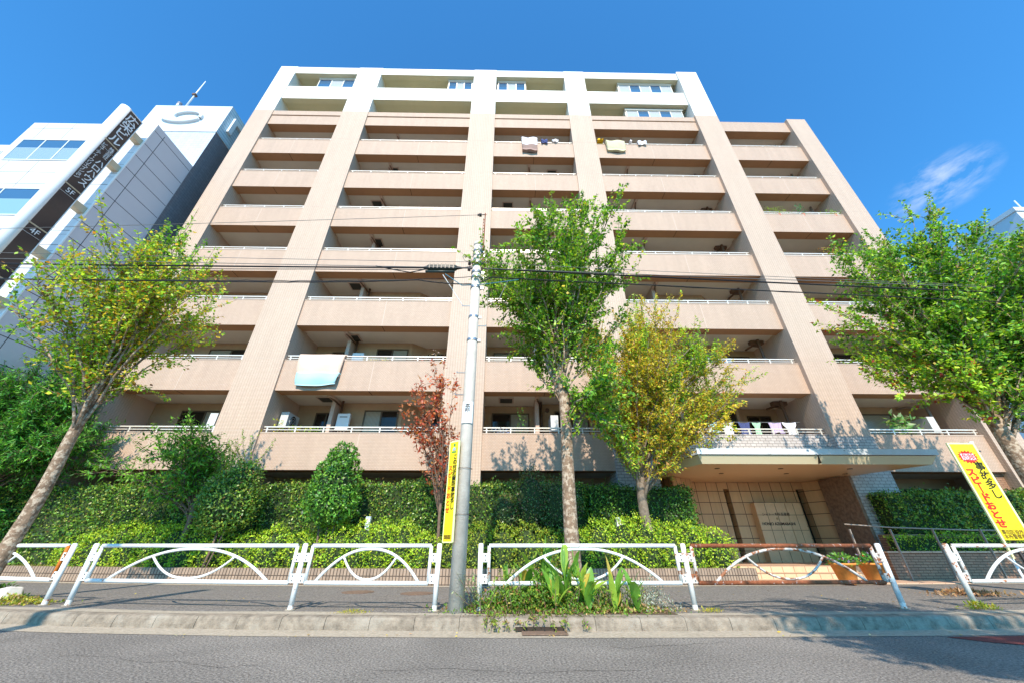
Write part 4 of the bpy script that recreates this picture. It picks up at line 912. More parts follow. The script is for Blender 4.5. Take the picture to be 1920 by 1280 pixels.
b = MB(); b.tube([(PXY[0] + .13, PXY[1], 6.45), (PXY[0] + .13, PXY[1], 8.28)], .014, 8); b.tube([(PXY[0] + .09, PXY[1], 6.5), (PXY[0] + .09, PXY[1], 8.1)], .007, 6)
for k in range(14): z = 6.75 + k * .1; b.box(PXY[0] + .085, PXY[0] + .135, PXY[1] - .006, PXY[1] + .006, z, z + .012)
b.build('earth_wire_rod', 'rust', up_)
b = MB(); b.tube([(PXY[0] + .16, PXY[1], 8.24), (PXY[0] - .06, PXY[1], 8.22)], .012, 6); b.tube([(PXY[0] - .02, PXY[1], 8.22), (PXY[0] + .04, PXY[1], 8.22)], .045, 12); b.tube([(PXY[0] - .06, PXY[1], 8.22), (PXY[0] - .03, PXY[1], 8.22)], .03, 12)
b.build('insulator', 'rubber', up_, True)
for z, s_ in ((6.62, -1), (6.45, -1), (6.62, 1)):
    b = MB(); b.tube([(PXY[0] + s_ * .10, PXY[1] - .02, z), (PXY[0] + s_ * .19, PXY[1] - .02, z)], .012, 6); b.tube([(PXY[0] + s_ * .17, PXY[1] - .02, z - .04), (PXY[0] + s_ * .17, PXY[1] - .02, z + .05)], [.035, .028], 10); b.build('insulator', 'rubber', up_, True)
for z, s_ in ((5.45, -1), (4.95, 1), (3.9, -1), (3.45, -1)):
    b = MB(); b.tube([(PXY[0] + s_ * .08, PXY[1], z), (PXY[0] + s_ * .26, PXY[1], z)], .009, 6); b.tube([(PXY[0] + s_ * .26, PXY[1], z), (PXY[0] + s_ * .26, PXY[1], z + .03)], .009, 6); b.build('step_bolt', 'galv', up_)
b = MB()
for k in range(9):
    a = -2.0 + k * .1
    b.v += [(PXY[0] + .125 * math.sin((k - 4) * .22), PXY[1] - .125 * math.cos((k - 4) * .22), z) for z in (2.88, 3.28)]
b.f = [(2 * k, 2 * k + 2, 2 * k + 3, 2 * k + 1) for k in range(8)]; b.m = [0] * 8
b.build('number_plate', 'white', up_)
text('本\n所', .10, (PXY[0], PXY[1] - .130, 3.24), (rad(90), 0, 0), 'ink_black', up_, 'number_lettering', .9)
def wire(name, pts, r, m, label, sag=0.0, n=26, parent=None, wob=0, seed=0, cat='cable'):
    rr = random.Random(seed); Q = []
    for (a, c) in zip(pts, pts[1:]):
        a, c = Vector(a), Vector(c)
        for i in range(n):
            s = i / n; p = a.lerp(c, s); p.z -= sag * 4 * s * (1 - s); p.z += wob * rr.uniform(-1, 1); Q.append(tuple(p))
    Q.append(pts[-1]); b = MB(); b.tube(Q, r, 5)
    o = b.build(name, m)
    return tag(o, label, cat, 'overhead cables along the street')
LZ = -26
wire('overhead_cable', [(LZ, 6.5, 6.72), (PXY[0] - .1, 6.42, 6.50), (26, 7.3, 6.2)], .019, 'cable', 'thickest black overhead cable running through the splice closure', .09)
wire('overhead_cable', [(LZ, 6.45, 6.15), (-5.5, 6.42, 6.04), (-2.0, 6.42, 6.14), (PXY[0] - .1, 6.40, 6.02), (PXY[0] + .35, 6.40, 6.22), (26, 7.3, 5.75)], .014, 'cable', 'lower black overhead cable below the splice closure', .03, wob=.004, seed=4)
wire('overhead_cable', [(LZ, 6.5, 6.22), (-6, 6.45, 6.1), (PXY[0] - .1, 6.44, 6.26), (26, 7.3, 5.85)], .008, 'cable', 'thin black wire twisted just above the lower black cable', .06, wob=.012, seed=5)
wire('overhead_cable', [(LZ, 6.42, 7.2), (PXY[0] - .17, 6.40, 6.66), (26, 7.3, 6.45)], .006, 'cable_grey', 'upper of the thin grey wires fixed to the pole insulators', .10)
wire('overhead_cable', [(LZ, 6.38, 6.85), (PXY[0] - .17, 6.38, 6.47), (26, 7.2, 6.34)], .008, 'cable_grey', 'lower of the thin grey wires fixed to the pole insulators', .04)
wire('overhead_cable', [(LZ, 6.8, 6.62), (-1.6, 6.44, 6.46), (PXY[0] - .08, 6.44, 6.58)], .009, 'cable', 'thin black wire just under the thickest cable', .03, wob=.003, seed=8)
wire('overhead_cable', [(-30, 6.6, 7.0), (PXY[0] - .06, 6.42, 8.22)], .006, 'cable_grey', 'single thin wire rising to the insulator above the pole top', .12)
wire('service_loop', [(-3.0, 6.42, 6.53), (-2.55, 6.42, 6.42), (-2.2, 6.42, 6.35), (-1.95, 6.42, 6.42), (-1.6, 6.42, 6.55)], .013, 'cable', 'black cable loop hanging left of the splice closure', 0, 4)
wire('service_loop', [(PXY[0] - .08, 6.38, 6.62), (PXY[0] - .28, 6.38, 6.68), (PXY[0] - .33, 6.38, 6.78), (PXY[0] - .22, 6.38, 6.85), (PXY[0] - .1, 6.38, 6.8)], .007, 'cable_grey', 'small grey wire loop left of the pole top', 0, 4)
wire('service_loop', [(-1.4, 6.40, 6.3), (-1.0, 6.40, 5.98), (-.6, 6.30, 5.93), (-.2, 6.38, 6.06), (.25, 6.40, 6.16)], .010, 'cable_blue', 'blue green wire bundle wrapped past the pole below the splice closure', 0, 4)
wire('guy_wire', [(-1.45, 6.40, 6.28), (-1.0, 6.6, 5.62)], .009, 'white', 'short pale diagonal stay wire left of the pole', 0, 6)
wire('guy_wire', [(.02, 6.42, 6.15), (-.18, 6.5, 5.70)], .009, 'cable_grey', 'short grey diagonal stay wire right of the pole', 0, 6)
cl_ = thing('splice_closure', (-1.5, 6.45, 6.5), 'dark grey ribbed cable splice closure hanging from the wires left of the pole', 'cable closure')
b = MB(); b.tube([(-1.84, 6.45, 6.52), (-1.80, 6.45, 6.52), (-1.20, 6.45, 6.52), (-1.16, 6.45, 6.52)], [.05, .075, .075, .05], 16); b.build('body', 'box_dark', cl_, True)
b = MB(); b.box(-1.80, -1.20, 6.37, 6.53, 6.49, 6.505); b.box(-1.80, -1.20, 6.37, 6.53, 6.535, 6.545)
for k in range(7): b.box(-1.78 + k * .09, -1.76 + k * .09, 6.368, 6.38, 6.45, 6.59)
b.build('flange', 'bolt', cl_)
b = MB(); b.tube([(-1.95, 6.45, 6.52), (-1.84, 6.45, 6.52)], [.02, .045], 10); b.tube([(-1.16, 6.45, 6.52), (-1.03, 6.45, 6.52)], [.045, .02], 10); b.build('end_cone', 'rubber', cl_, True)
b = MB(); b.tube([(-1.86, 6.44, 6.40), (-1.2, 6.44, 6.40)], .03, 10); b.build('lower_sleeve', 'box_dark', cl_, True)

ps = thing('pole_sign', (-.86, 6.27, 1.05), 'narrow yellow warning sign strapped to the side of the utility pole', 'sign')
ang = rad(-38); cxs, cys = -.885, 6.33
ux, uy = math.cos(ang), math.sin(ang)                         # sign width direction
def sgn(w, z, d=0): return (cxs + ux * w + uy * d, cys + uy * w - ux * d, z)
hw_ = .105; z0_, z1_ = 1.03, 2.56
b = MB(); vs_ = [sgn(-hw_, z0_), sgn(hw_, z0_), sgn(hw_, z1_), sgn(-hw_, z1_)]; vb = [sgn(-hw_, z0_, -.012), sgn(hw_, z0_, -.012), sgn(hw_, z1_, -.012), sgn(-hw_, z1_, -.012)]
b.add(vs_ + vb, [(0, 1, 2, 3), (7, 6, 5, 4), (1, 0, 4, 5), (2, 1, 5, 6), (3, 2, 6, 7), (0, 3, 7, 4)]); b.build('board', 'yellow', ps)
b = MB()
for (w0, w1, za, zb) in ((-hw_ - .008, -hw_ + .006, z0_, z1_), (hw_ - .014, hw_ + .012, z0_, z1_), (-hw_, hw_, z1_ - .014, z1_ + .006), (-hw_, hw_, z0_ - .006, z0_ + .01)):
    b.add([sgn(w0, za, .004), sgn(w1, za, .004), sgn(w1, zb, .004), sgn(w0, zb, .004), sgn(w0, za, -.016), sgn(w1, za, -.016), sgn(w1, zb, -.016), sgn(w0, zb, -.016)], [(0, 1, 2, 3), (7, 6, 5, 4), (1, 0, 4, 5), (2, 1, 5, 6), (3, 2, 6, 7), (0, 3, 7, 4)])
b.build('frame', 'sign_edge', ps)
R_ = (rad(90), 0, ang)
text('こ\nの\n付\n近\n横\n断\n事\n故\n多\nし', .088, sgn(.04, 2.34, .004), R_, 'ink_black', ps, 'lettering', .98, bold=.0015)
text('ス\nピ\n｜\nド\nお\nと\nせ', .095, sgn(-.055, 2.16, .004), R_, 'ink_red', ps, 'lettering', 1.12, bold=.0015)
text('墨田区役所\n本所警察署', .030, sgn(-.01, 1.13, .004), R_, 'ink_brown', ps, 'small_lettering')
b = MB(); b.add([sgn(-.05, 2.37, .005), sgn(.05, 2.37, .005), sgn(.05, 2.39, .005), sgn(-.05, 2.39, .005)], [(0, 1, 2, 3)]); b.add([sgn(0, 2.47, .005), sgn(.03, 2.50, .005), sgn(0, 2.53, .005), sgn(-.02, 2.5, .005)], [(0, 1, 2, 3)])
b.add([sgn(.045, 2.41, .005), sgn(.055, 2.41, .005), sgn(.055, 2.47, .005), sgn(.045, 2.47, .005)], [(0, 1, 2, 3)]); em = b.build('emblem', 'ink_green', ps)
b = MB(); b.add([sgn(-.035, 2.405, .005), sgn(.03, 2.405, .005), sgn(.035, 2.44, .005), sgn(0, 2.465, .005), sgn(-.03, 2.44, .005)], [(0, 1, 2, 3, 4)]); b.build('emblem_figure', 'ink_blue', em)
for z in (2.12, 1.42):
    b = MB(); b.tube([(PXY[0] + .128 * math.cos(a), PXY[1] + .128 * math.sin(a), z) for a in np.linspace(0, 2 * math.pi, 20)], .004, 4); b.tube([sgn(hw_, z - .03, -.004), sgn(hw_ + .06, z + .0, .01)], .004, 4); b.build('strap', 'bolt', ps)

# right yellow sign
rs = thing('warning_sign', (9.05, 7.15, .15), 'large yellow warning sign with black and red characters on a white post at the right', 'sign')
b = MB(); X0, X1, Z0, Z1, YS = 8.80, 9.30, 1.07, 2.75, 7.15
b.box(X0, X1, YS, YS + .012, Z0, Z1); b.build('board', 'yellow', rs)
b = MB(); b.box(X0 - .02, X0 + .012, YS - .006, YS + .02, Z0 - .28, Z1 + .02); b.box(X1 - .008, X1 + .03, YS - .006, YS + .02, Z0 - .02, Z1 + .02); b.box(X0 + .012, X1 - .008, YS - .006, YS + .02, Z1 - .006, Z1 + .02); b.build('frame', 'sign_edge', rs)
b = MB(); b.tube([(X1 + .07, YS + .06, .15), (X1 + .07, YS + .06, Z1 + .02)], .028, 12); b.tube([(X1 + .07, YS + .06, Z1 + .02), (X1 + .07, YS + .06, Z1 + .06)], .034, 12); b.build('post', 'white', rs, True)
for z in (2.6, 1.85, 1.2):
    b = MB(); b.box(X1 + .01, X1 + .11, YS + .02, YS + .035, z, z + .03); b.build('clamp', 'bolt', rs)
b = MB(); b.tube([(X0 + .02, YS + .05, .15), (X0 + .02, YS + .05, .86)], .02, 10); b.tube([(X0 + .22, YS + .05, .15), (X0 + .22, YS + .05, 1.05)], .024, 10, 1); b.build('support', ['white', 'cable'], rs, True)
b = MB(); n = 16; cx_, cz_ = 9.05, 2.50; pts = []
for k in range(2 * n):
    r1, r2_ = (.205, .115) if k % 2 == 0 else (.15, .085); a = math.pi * k / n; pts.append((cx_ + r1 * math.cos(a), YS - .004, cz_ + r2_ * 1.15 * math.sin(a)))
b.add(pts, [tuple(range(2 * n))]); b.build('burst', 'ink_red', rs)
b = MB(); b.box(cx_ - .13, cx_ - .004, YS - .008, YS - .005, cz_ - .06, cz_ + .06); b.box(cx_ + .004, cx_ + .13, YS - .008, YS - .005, cz_ - .06, cz_ + .06); b.build('burst_panel', 'ink_pink', rs)
text('危険', .125, (cx_, YS - .010, cz_ + .052), (rad(90), 0, 0), 'ink_red', rs, 'burst_lettering')
text('事\n故\n多\nし', .17, (9.175, YS - .004, 2.40), (rad(90), 0, 0), 'ink_black', rs, 'lettering', .98, bold=.002, sx=1.2)
text('ス\nピ\n｜\nド\nお\nと\nせ', .150, (8.935, YS - .004, 2.28), (rad(90), 0, 0), 'ink_red', rs, 'lettering', .98, bold=.006, sx=1.3)
text('墨田区役所\n本所警察署', .080, (9.05, YS - .004, 1.235), (rad(90), 0, 0), 'ink_brown', rs, 'small_lettering', .95)

# ---------------------------------------------------------------- left office building with its sign
ob = thing('office_building', (-20, 12, .15), 'white and grey clad office building at the left with strip windows', 'office building')
FX, FY, TZ = -17.0, 10.5, 18.75
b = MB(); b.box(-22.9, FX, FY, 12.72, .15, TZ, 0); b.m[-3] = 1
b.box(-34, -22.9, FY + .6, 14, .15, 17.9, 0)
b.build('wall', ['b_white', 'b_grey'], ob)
b = MB()
zz = TZ - .42
k = 0
while zz > .3:
    b.box(FX - .001, FX + .004, FY + .002, 12.7, zz - .012, zz + .012); zz -= .85 if k else 1.0; k += 1
b.box(FX - .001, FX + .004, 10.98, 11.0, .2, TZ - .2)
b.build('side_seam', 'seam', ob)
b = MB(); b.box(FX - .06, FX + .012, FY - .012, FY + .03, .15, TZ + .01); b.build('corner_trim', 'white', ob)
b = MB()
for zz in (18.3, 15.1, 14.35, 11.65, 10.9, 8.2, 7.4): b.box(-22.9, FX - .07, FY - .003, FY + .01, zz, zz + .03)
for zz in np.arange(17.4, 1, -.85): b.box(-17.85, FX - .07, FY - .0035, FY + .01, zz, zz + .012)
for x in (-22.2, -20.9, -18.6, -17.9):
    for (za, zb) in ((17.45, 18.7), (14.1, 15.85), (10.6, 12.4)): b.box(x, x + .025, FY - .0035, FY + .01, za, zb)
b.build('front_seam', 'seam_pale', ob)
for (za, zb, x0, xl) in ((15.9, 17.42, -22.55, -19.35), (12.45, 14.05, -22.7, -18.0), (8.9, 10.6, -22.7, -18.0), (5.4, 7.1, -22.7, -18.0)):
    f = MB(); f.box(x0, xl, FY - .03, FY + .0, za, za + .05); f.box(x0, xl, FY - .03, FY, zb - .05, zb); mul = np.linspace(x0, xl - .04, 4)
    for x in mul: f.box(x, x + .05, FY - .028, FY, za + .05, zb - .05)
    fo = f.build('window', 'b_white', ob)
    for a_, c_ in zip(mul, mul[1:]):
        p = MB(); zm = za + (zb - za) * .60
        p.box(a_ + .05, c_, FY - .012, FY - .006, zm, zb - .05); p.build('pane', 'glass_blue', fo)
        p = MB(); p.box(a_ + .05, c_, FY - .012, FY - .006, za + .05, zm); p.build('blind', 'glass_slat' if za > 15 else 'glass_blind', fo)
for (za, zb) in ((15.8, 17.45), (12.45, 14.0)):
    f = MB(); f.box(-30, -23.1, FY + .57, FY + .6, za, za + .06); f.box(-30, -23.1, FY + .57, FY + .6, zb - .06, zb); 
    for x in np.arange(-29.5, -23, 1.05): f.box(x, x + .06, FY + .572, FY + .6, za + .06, zb - .06)
    fo = f.build('window', 'b_white', ob)
    p = MB(); p.box(-30, -23.1, FY + .585, FY + .595, za + .06, zb - .06); p.build('pane', 'glass_blue', fo)
# projecting sign
sg = thing('projecting_sign', (-17.2, 9.9, 4), 'tall black projecting sign with white rounded nose fixed to the white office front', 'sign')
SX0, SX1, SY0, SY1 = -17.40, -17.05, 9.42, 10.06
b = MB(); b.box(SX0 + .01, SX1, SY0, SY1 - .03, 6.0, 18.05); b.build('board', 'sign_black', sg)
b = MB(); b.box(SX0, SX1 + .012, SY1 - .03, SY1, 6.0, 18.1); b.box(SX0, SX1 + .012, SY0, SY1 - .03, 18.05, 18.1); b.build('back_trim', 'white', sg)
b = MB(); b.tube([((SX0 + SX1) / 2, SY0 - .02, 6.0), ((SX0 + SX1) / 2, SY0 - .02, 18.12)], .19, 20); b.build('nose_tube', 'white', sg, True)
for z in (15.95, 13.15, 11.0, 8.8):
    b = MB(); b.box(SX1, SX1 + .014, SY0 + .0, SY1 - .03, z, z + .045); b.box(SX1, SX1 + .006, SY0 + .03, SY1 - .06, z - .36, z - .352, 1) ; b.build('divider', ['sign_beige', 'letter_white'], sg)
for z in (17.15, 15.2, 12.6, 10.2, 8.0):
    b = MB(); b.box(SX0 + .05, SX1 - .03, SY1, FY, z, z + .30); b.build('bracket', 'sign_beige', sg)
RS = (rad(90), 0, rad(90))
text('広\n栄\nビ\nル', .50, (SX1 + .004, 9.74, 17.92), RS, 'letter_white', sg, 'lettering', .95, bold=.006)
text('株\n式\n会\n社', .20, (SX1 + .004, 9.86, 15.85), RS, 'letter_white', sg, 'lettering', .85)
text('ハ\nロ\nハ\nウ\nス', .33, (SX1 + .004, 9.86, 15.0), RS, 'letter_white', sg, 'lettering', .93, bold=.004)
text('ビ\nュ\n｜\nテ\nィ\n・\nク\nリ\nエ\nイ\nシ\nョ\nン', .21, (SX1 + .004, 9.58, 15.8), RS, 'letter_white', sg, 'lettering', .80)
for z, s_ in ((13.13, '5F'), (10.98, '4F'), (8.78, '3F')): text(s_, .30, (SX1 + .016, 9.74, z - .03), RS, 'letter_white', sg, 'floor_lettering')

# stair tower behind it
tw = thing('stair_tower', (-19, 14, .15), 'tower with shade painted dark on its sides, a white top box and pale crescent emblem behind the office building', 'tower')
b = MB(); b.box(-21.6, -17.02, 12.74, 18, .15, 21.9, 0, front=1); b.build('shaft', ['tower_dark', 'tower_blue'], tw)
b = MB(); b.box(-21.65, -16.98, 12.70, 18, 21.9, 24.5, 0); b.m[3] = 1; b.build('top_box', ['b_white', 'tower_side'], tw)
b = MB(); n = 40; ro, ri = (1.22, .48), (.72, .31); c0 = (-19.45, 23.25); c1 = (-19.15, 23.27)
for yy in (12.55, 12.70):
    b.v += [(c0[0] + ro[0] * math.cos(2 * math.pi * k / n), yy, c0[1] + ro[1] * 1.25 * math.sin(2 * math.pi * k / n)) for k in range(n)]
    b.v += [(c1[0] + ri[0] * math.cos(2 * math.pi * k / n), yy, c1[1] + ri[1] * 1.25 * math.sin(2 * math.pi * k / n)) for k in range(n)]
for k in range(n):
    j = (k + 1) % n
    if k in (n - 3,): continue
    b.f += [(k, j, n + j, n + k), (k, 2 * n + k, 2 * n + j, j), (n + k, n + j, 3 * n + j, 3 * n + k)]; b.m += [0, 0, 0]
b.build('emblem', 'emblem_grey', tw)
b = MB()
for (ya, yb, za, zb) in ((13.1, 13.35, 22.6, 23.9), (14.4, 14.65, 22.6, 23.9), (13.35, 14.4, 23.62, 23.9)): b.box(-16.98, -16.82, ya, yb, za, zb)
b.build('side_emblem', 'white', tw)
an = thing('antenna_mast', (-20.3, 13.3, 24.5), 'thin white antenna mast with small canister on top of the tower', 'antenna')
b = MB(); b.tube([(-20.6, 13.2, 24.5), (-20.6, 13.2, 27.3), (-20.6, 13.2, 28.4)], [.05, .04, .02], 8); b.build('mast', 'white', an, True)
b = MB(); b.tube([(-20.95, 13.1, 24.9), (-20.95, 13.1, 25.5)], .13, 12); b.tube([(-20.95, 13.1, 24.5), (-20.95, 13.1, 24.9)], .04, 8); b.build('canister', 'galv', an, True)
b = MB(); b.box(-20.7, -20.5, 13.1, 13.3, 26.6, 26.75); b.box(-20.8, -20.6, 13.15, 13.25, 25.1, 25.3); b.build('clamp', 'pipe', an)

# right background building
dbd = thing('white_building', (58, 38, 0), 'pale white building far right behind the dense green street tree', 'building')
b = MB(); b.box(41.3, 62, 19.9, 45, .15, 24.6); b.build('wall', 'd_wall', dbd)
b = MB(); b.box(41.2, 62.1, 19.8, 45.1, 24.6, 25.0); b.build('parapet', 'b_white', dbd)
b = MB(); b.tube([(46.5, 22, 25), (46.5, 22, 28.5)], .05, 6); b.build('antenna', 'white', dbd)

# second pole across the road (its shadow falls over the left of the sidewalk)
p2 = thing('utility_pole', (-7.0, -2.2, .0), 'plain concrete utility pole across the road left of the viewer', 'utility pole')
b = MB(); b.tube([(-7.25, -2.2, 0), (-7.25, -2.2, 11.0)], [.17, .14], 20); b.build('shaft', 'pole', p2, True)

# ---------------------------------------------------------------- planting at the kerb
bed = MB(); bed.add([(-.5, 6.30, .158), (2.4, 6.16, .158), (2.4, 7.6, .158), (-.5, 7.4, .158)], [(0, 1, 2, 3)])
o = bed.build('planting_bed', 'soil'); tag(o, kind='structure')
for nme, c in (('canna_a', (.16, .36, .045)), ('canna_b', (.34, .52, .06)), ('canna_c', (.55, .42, .07))):
    m_ = mat(nme, c, .35, 0, .5, noise=(12, .2)); t_ = m_.node_tree; p_ = t_.nodes['Principled BSDF']; out_ = t_.nodes['Material Output']
    tr_ = t_.nodes.new('ShaderNodeBsdfTranslucent'); tr_.inputs[0].default_value = (c[0] * 1.6, c[1] * 1.3, c[2], 1); mx_ = t_.nodes.new('ShaderNodeMixShader'); mx_.inputs[0].default_value = .3
    t_.links.new(p_.outputs[0], mx_.inputs[1]); t_.links.new(tr_.outputs[0], mx_.inputs[2]); t_.links.new(mx_.outputs[0], out_.inputs['Surface']); m_.name = 'lily_leaf'; M[nme] = m_
def canna(base, h, nl, seed, label):
    rng = random.Random(seed); t = thing('canna_lily', base, label, 'plant', 'broad leaved lilies by the kerb')
    x, y, z = base; sx, sy = rng.uniform(-.1, .1), rng.uniform(-.08, .04)
    s = MB(); s.tube([(x, y, z), (x + sx * .5, y + sy * .5, z + h * .5), (x + sx, y + sy, z + h)], [.016, .012, .006], 6); s.build('stem', 'canna_a', t, True)
    for i in range(nl):
        f = .02 + .90 * i / nl; a = rng.uniform(0, 2 * math.pi); L = rng.uniform(.26, .52) * (1.15 - .35 * f) * (.72 + .5 * h); wd = L * rng.uniform(.10, .155)
        droop_ = rng.uniform(.3, .62); lean_ = rng.uniform(.3, 1.15); p0 = Vector((x + sx * f, y + sy * f, z + h * f * .72)); out = Vector((math.cos(a), math.sin(a) * .6 - .12, 0)) * lean_; upv = rng.uniform(1.2, 2.1) * (1 if rng.random() > .2 else .6); nseg = 8; b = MB()
        side = Vector((-math.sin(a), math.cos(a), 0)).normalized()
        for j in range(nseg + 1):
            u_ = j / nseg; c = p0 + out * (L * (u_ * .75)) + Vector((0, 0, L * (upv * u_ - droop_ * u_ * u_ * upv)))
            w = wd * math.sin(math.pi * u_ ** .72) ** .9 * (1 - .25 * u_) + .003 * (1 - u_)
            b.v += [tuple(c - side * w + Vector((0, 0, w * .35))), tuple(c), tuple(c + side * w + Vector((0, 0, w * .35)))]
        for j in range(nseg):
            for q in (0, 1): b.f.append((3 * j + q, 3 * j + q + 1, 3 * j + q + 4, 3 * j + q + 3)); b.m.append(0)
        b.build('leaf', rng.choice(['canna_a', 'canna_a', 'canna_b', 'canna_a', 'canna_a', 'canna_b', 'canna_a', 'canna_c']), t, True)
    return t
cl_spots = [((.62, 6.62, .15), .98, 11, 'tallest lily rising over the top rail left of the tree trunk'), ((.05, 6.75, .15), .62, 10, 'lily at the left end of the bed next to the utility pole'), ((.34, 6.8, .15), .72, 9, 'upright lily just right of the one next to the utility pole'), ((1.20, 6.32, .15), .50, 13, 'bushy lily in the middle of the bed directly before the tree trunk'),
            ((1.12, 6.55, .15), .80, 11, 'tall upright lily just left of the tree trunk foot'), ((1.90, 6.30, .15), .34, 11, 'low lily cluster at the right of the bed'), ((.90, 6.45, .15), .86, 8, 'lily with drooping leaves over the arch of the fence'), ((1.58, 6.32, .15), .40, 9, 'small lily with a yellowed leaf at the kerb'), ((.75, 6.30, .15), .36, 8, 'short lily at the kerb below the tallest lily')]
rw_ = random.Random(77); ws = []
for _ in range(70):
    x = rw_.uniform(-.35, 2.15); y = rw_.uniform(6.25, 7.0); hh = rw_.uniform(.2, .62) * (1 - .35 * abs(x - .7) / 1.5); ws.append(((x, y, .16), (x + rw_.uniform(-.16, .16), y + rw_.uniform(-.2, .1), .16 + hh)))
shoots('weed_stems', 'tall mixed leafy weed stems among the lilies right of the pole', 'weeds', ws, .065, [((.22, .40, .05), 4), ((.42, .50, .08), 2), ((.50, .36, .10), .8), ((.12, .26, .04), 2)], 78, .32, .022)
for i, (bs, h, nl, lab) in enumerate(cl_spots): canna(bs, h, nl, 300 + i, lab)
def lowplant(name, label, cat, cx, cy_, rx, ry, h, n, lsize, pal, seed, lw=.45, kind=None, m='leaf', hang=False):
    rng = np.random.default_rng(seed); x = cx + rng.normal(size=n) * rx * .5; y = cy_ + rng.normal(size=n) * ry * .5; r2_ = ((x - cx) / rx) ** 2 + ((y - cy_) / ry) ** 2
    hv = .62 + .38 * np.sin(x * 11 + seed) * np.cos(x * 4.3 + y * 9)
    z = .16 + h * hv * np.clip(1 - r2_ * .8, .08, 1) * rng.random(n) ** .7
    P = np.stack([x, y, z], 1); A = rng.normal(size=(n, 3)) * .8; A[:, 2] += .6; A /= np.linalg.norm(A, axis=1)[:, None]; N = rng.normal(size=(n, 3)) * .6 + np.array([0, -.3, 1]); N -= (N * A).sum(1)[:, None] * A; N /= np.linalg.norm(N, axis=1)[:, None]
    o = leaves_mesh(name, P, A, np.cross(N, A), N, lsize * rng.uniform(.6, 1.3, n), lw, pick(pal, n, rng, .25), m); return tag(o, label, cat, kind=kind)
lowplant('ground_cover', 'leafy green and brown creeping plant spilling over the kerb right of the pole', 'ground cover', .45, 6.55, .98, .36, .56, 7500, .046, [((.14, .28, .03), 4), ((.28, .36, .04), 2), ((.36, .17, .07), 1.2), ((.07, .16, .02), 2)], 401, kind='stuff')
lowplant('ground_cover', 'brown and green litter plants under the lilies at the kerb', 'ground cover', 1.4, 6.5, .9, .32, .16, 2400, .05, [((.16, .28, .03), 3), ((.45, .28, .14), 2.2), ((.38, .36, .08), 1.5)], 402, kind='stuff')
lowplant('silver_plant', 'silvery white leaved plant at the right end of the lily bed', 'plant', 2.15, 6.75, .42, .3, .62, 1500, .045, [((.50, .52, .44), 4), ((.34, .40, .30), 2), ((.45, .30, .20), .8)], 403, lw=.3)
lowplant('leafy_shrub', 'loose low shrub filling behind the lilies right of the pole', 'bush', .85, 6.9, .9, .34, .80, 4800, .055, [((.12, .26, .03), 4), ((.25, .38, .04), 2), ((.45, .34, .06), .8)], 404)
sp = []
rnd = random.Random(12)
for i in range(30):
    x = rnd.uniform(-.25, 1.0); sp.append(((x, 6.25, .2), (x + rnd.uniform(-.12, .12), 5.93 + rnd.uniform(-.12, .03), rnd.uniform(.02, .14))))
shoots('trailing_stems', 'thin leafy stems hanging over the kerb face right of the pole', 'plant', sp, .05, [((.30, .38, .05), 3), ((.40, .24, .10), 1), ((.14, .26, .03), 2)], 13, .4, .025)
sp = [((-.42 + rnd.uniform(-.15, .1), 6.5, .2), (-.60 + rnd.uniform(-.25, .35), 6.25 + rnd.uniform(-.1, .1), .35 + rnd.uniform(0, .3))) for _ in range(10)]
shoots('wispy_plant', 'wispy blue green plant leaning against the foot of the utility pole', 'plant', sp, .05, [((.18, .30, .16), 3), ((.36, .40, .18), 2)], 14, .2, .02)
lowplant('weeds', 'yellowish weeds around the pale stone at the left edge', 'weeds', -8.1, 7.4, .55, .22, .12, 1500, .05, [((.45, .40, .05), 3), ((.20, .30, .04), 2), ((.45, .30, .15), 1)], 405, kind='stuff')
lowplant('weeds', 'green weeds at the far left behind the leftmost fence', 'weeds', -9.1, 7.9, .5, .3, .35, 1200, .07, [((.08, .22, .03), 3), ((.16, .28, .04), 2)], 406, kind='stuff')
for i, (x, y, rx, lab) in enumerate(((-.15 - 2.0, 6.38, .22, 'small yellow weed patch on the kerb left of the pole'), (3.0, 6.42, .16, 'small yellow weed patch right of the rusty middle fence post'), (7.2, 6.62, .22, 'grassy weed tuft at the foot of the rusty post at the right'))):
    lowplant('weed_patch', lab, 'weeds', x, y, rx, .1, .05 if i < 2 else .14, 260, .03 if i < 2 else .06, [((.50, .42, .03), 3), ((.24, .32, .04), 1 if i < 2 else 4)], 410 + i, lw=.25, kind='stuff')
lowplant('leaf_litter', 'brown fallen leaves on the sidewalk at the right edge', 'litter', 8.9, 8.3, .7, .3, .10, 500, .07, [((.45, .27, .14), 3), ((.35, .2, .1), 2)], 420, kind='stuff')
rng = np.random.default_rng(5); n = 190
P = np.stack([rng.uniform(-8, 9, n), rng.uniform(6.5, 10.2, n), np.full(n, .162)], 1); P[:60, 1] = rng.uniform(5.6, 5.85, 60); P[:60, 2] = .022
A = rng.normal(size=(n, 3)); A[:, 2] *= .15; A /= np.linalg.norm(A, axis=1)[:, None]; N = np.tile([0, 0, 1.], (n, 1)) + rng.normal(size=(n, 3)) * .2; N -= (N * A).sum(1)[:, None] * A; N /= np.linalg.norm(N, axis=1)[:, None]
o = leaves_mesh('fallen_leaves', P, A, np.cross(N, A), N, rng.uniform(.02, .055, n), .6, pick([(YEL, 2), ((.45, .3, .15), 3), ((.55, .5, .3), 1)], n, rng), 'leaf'); tag(o, 'scattered small fallen leaves on the sidewalk and gutter', 'litter', kind='stuff')
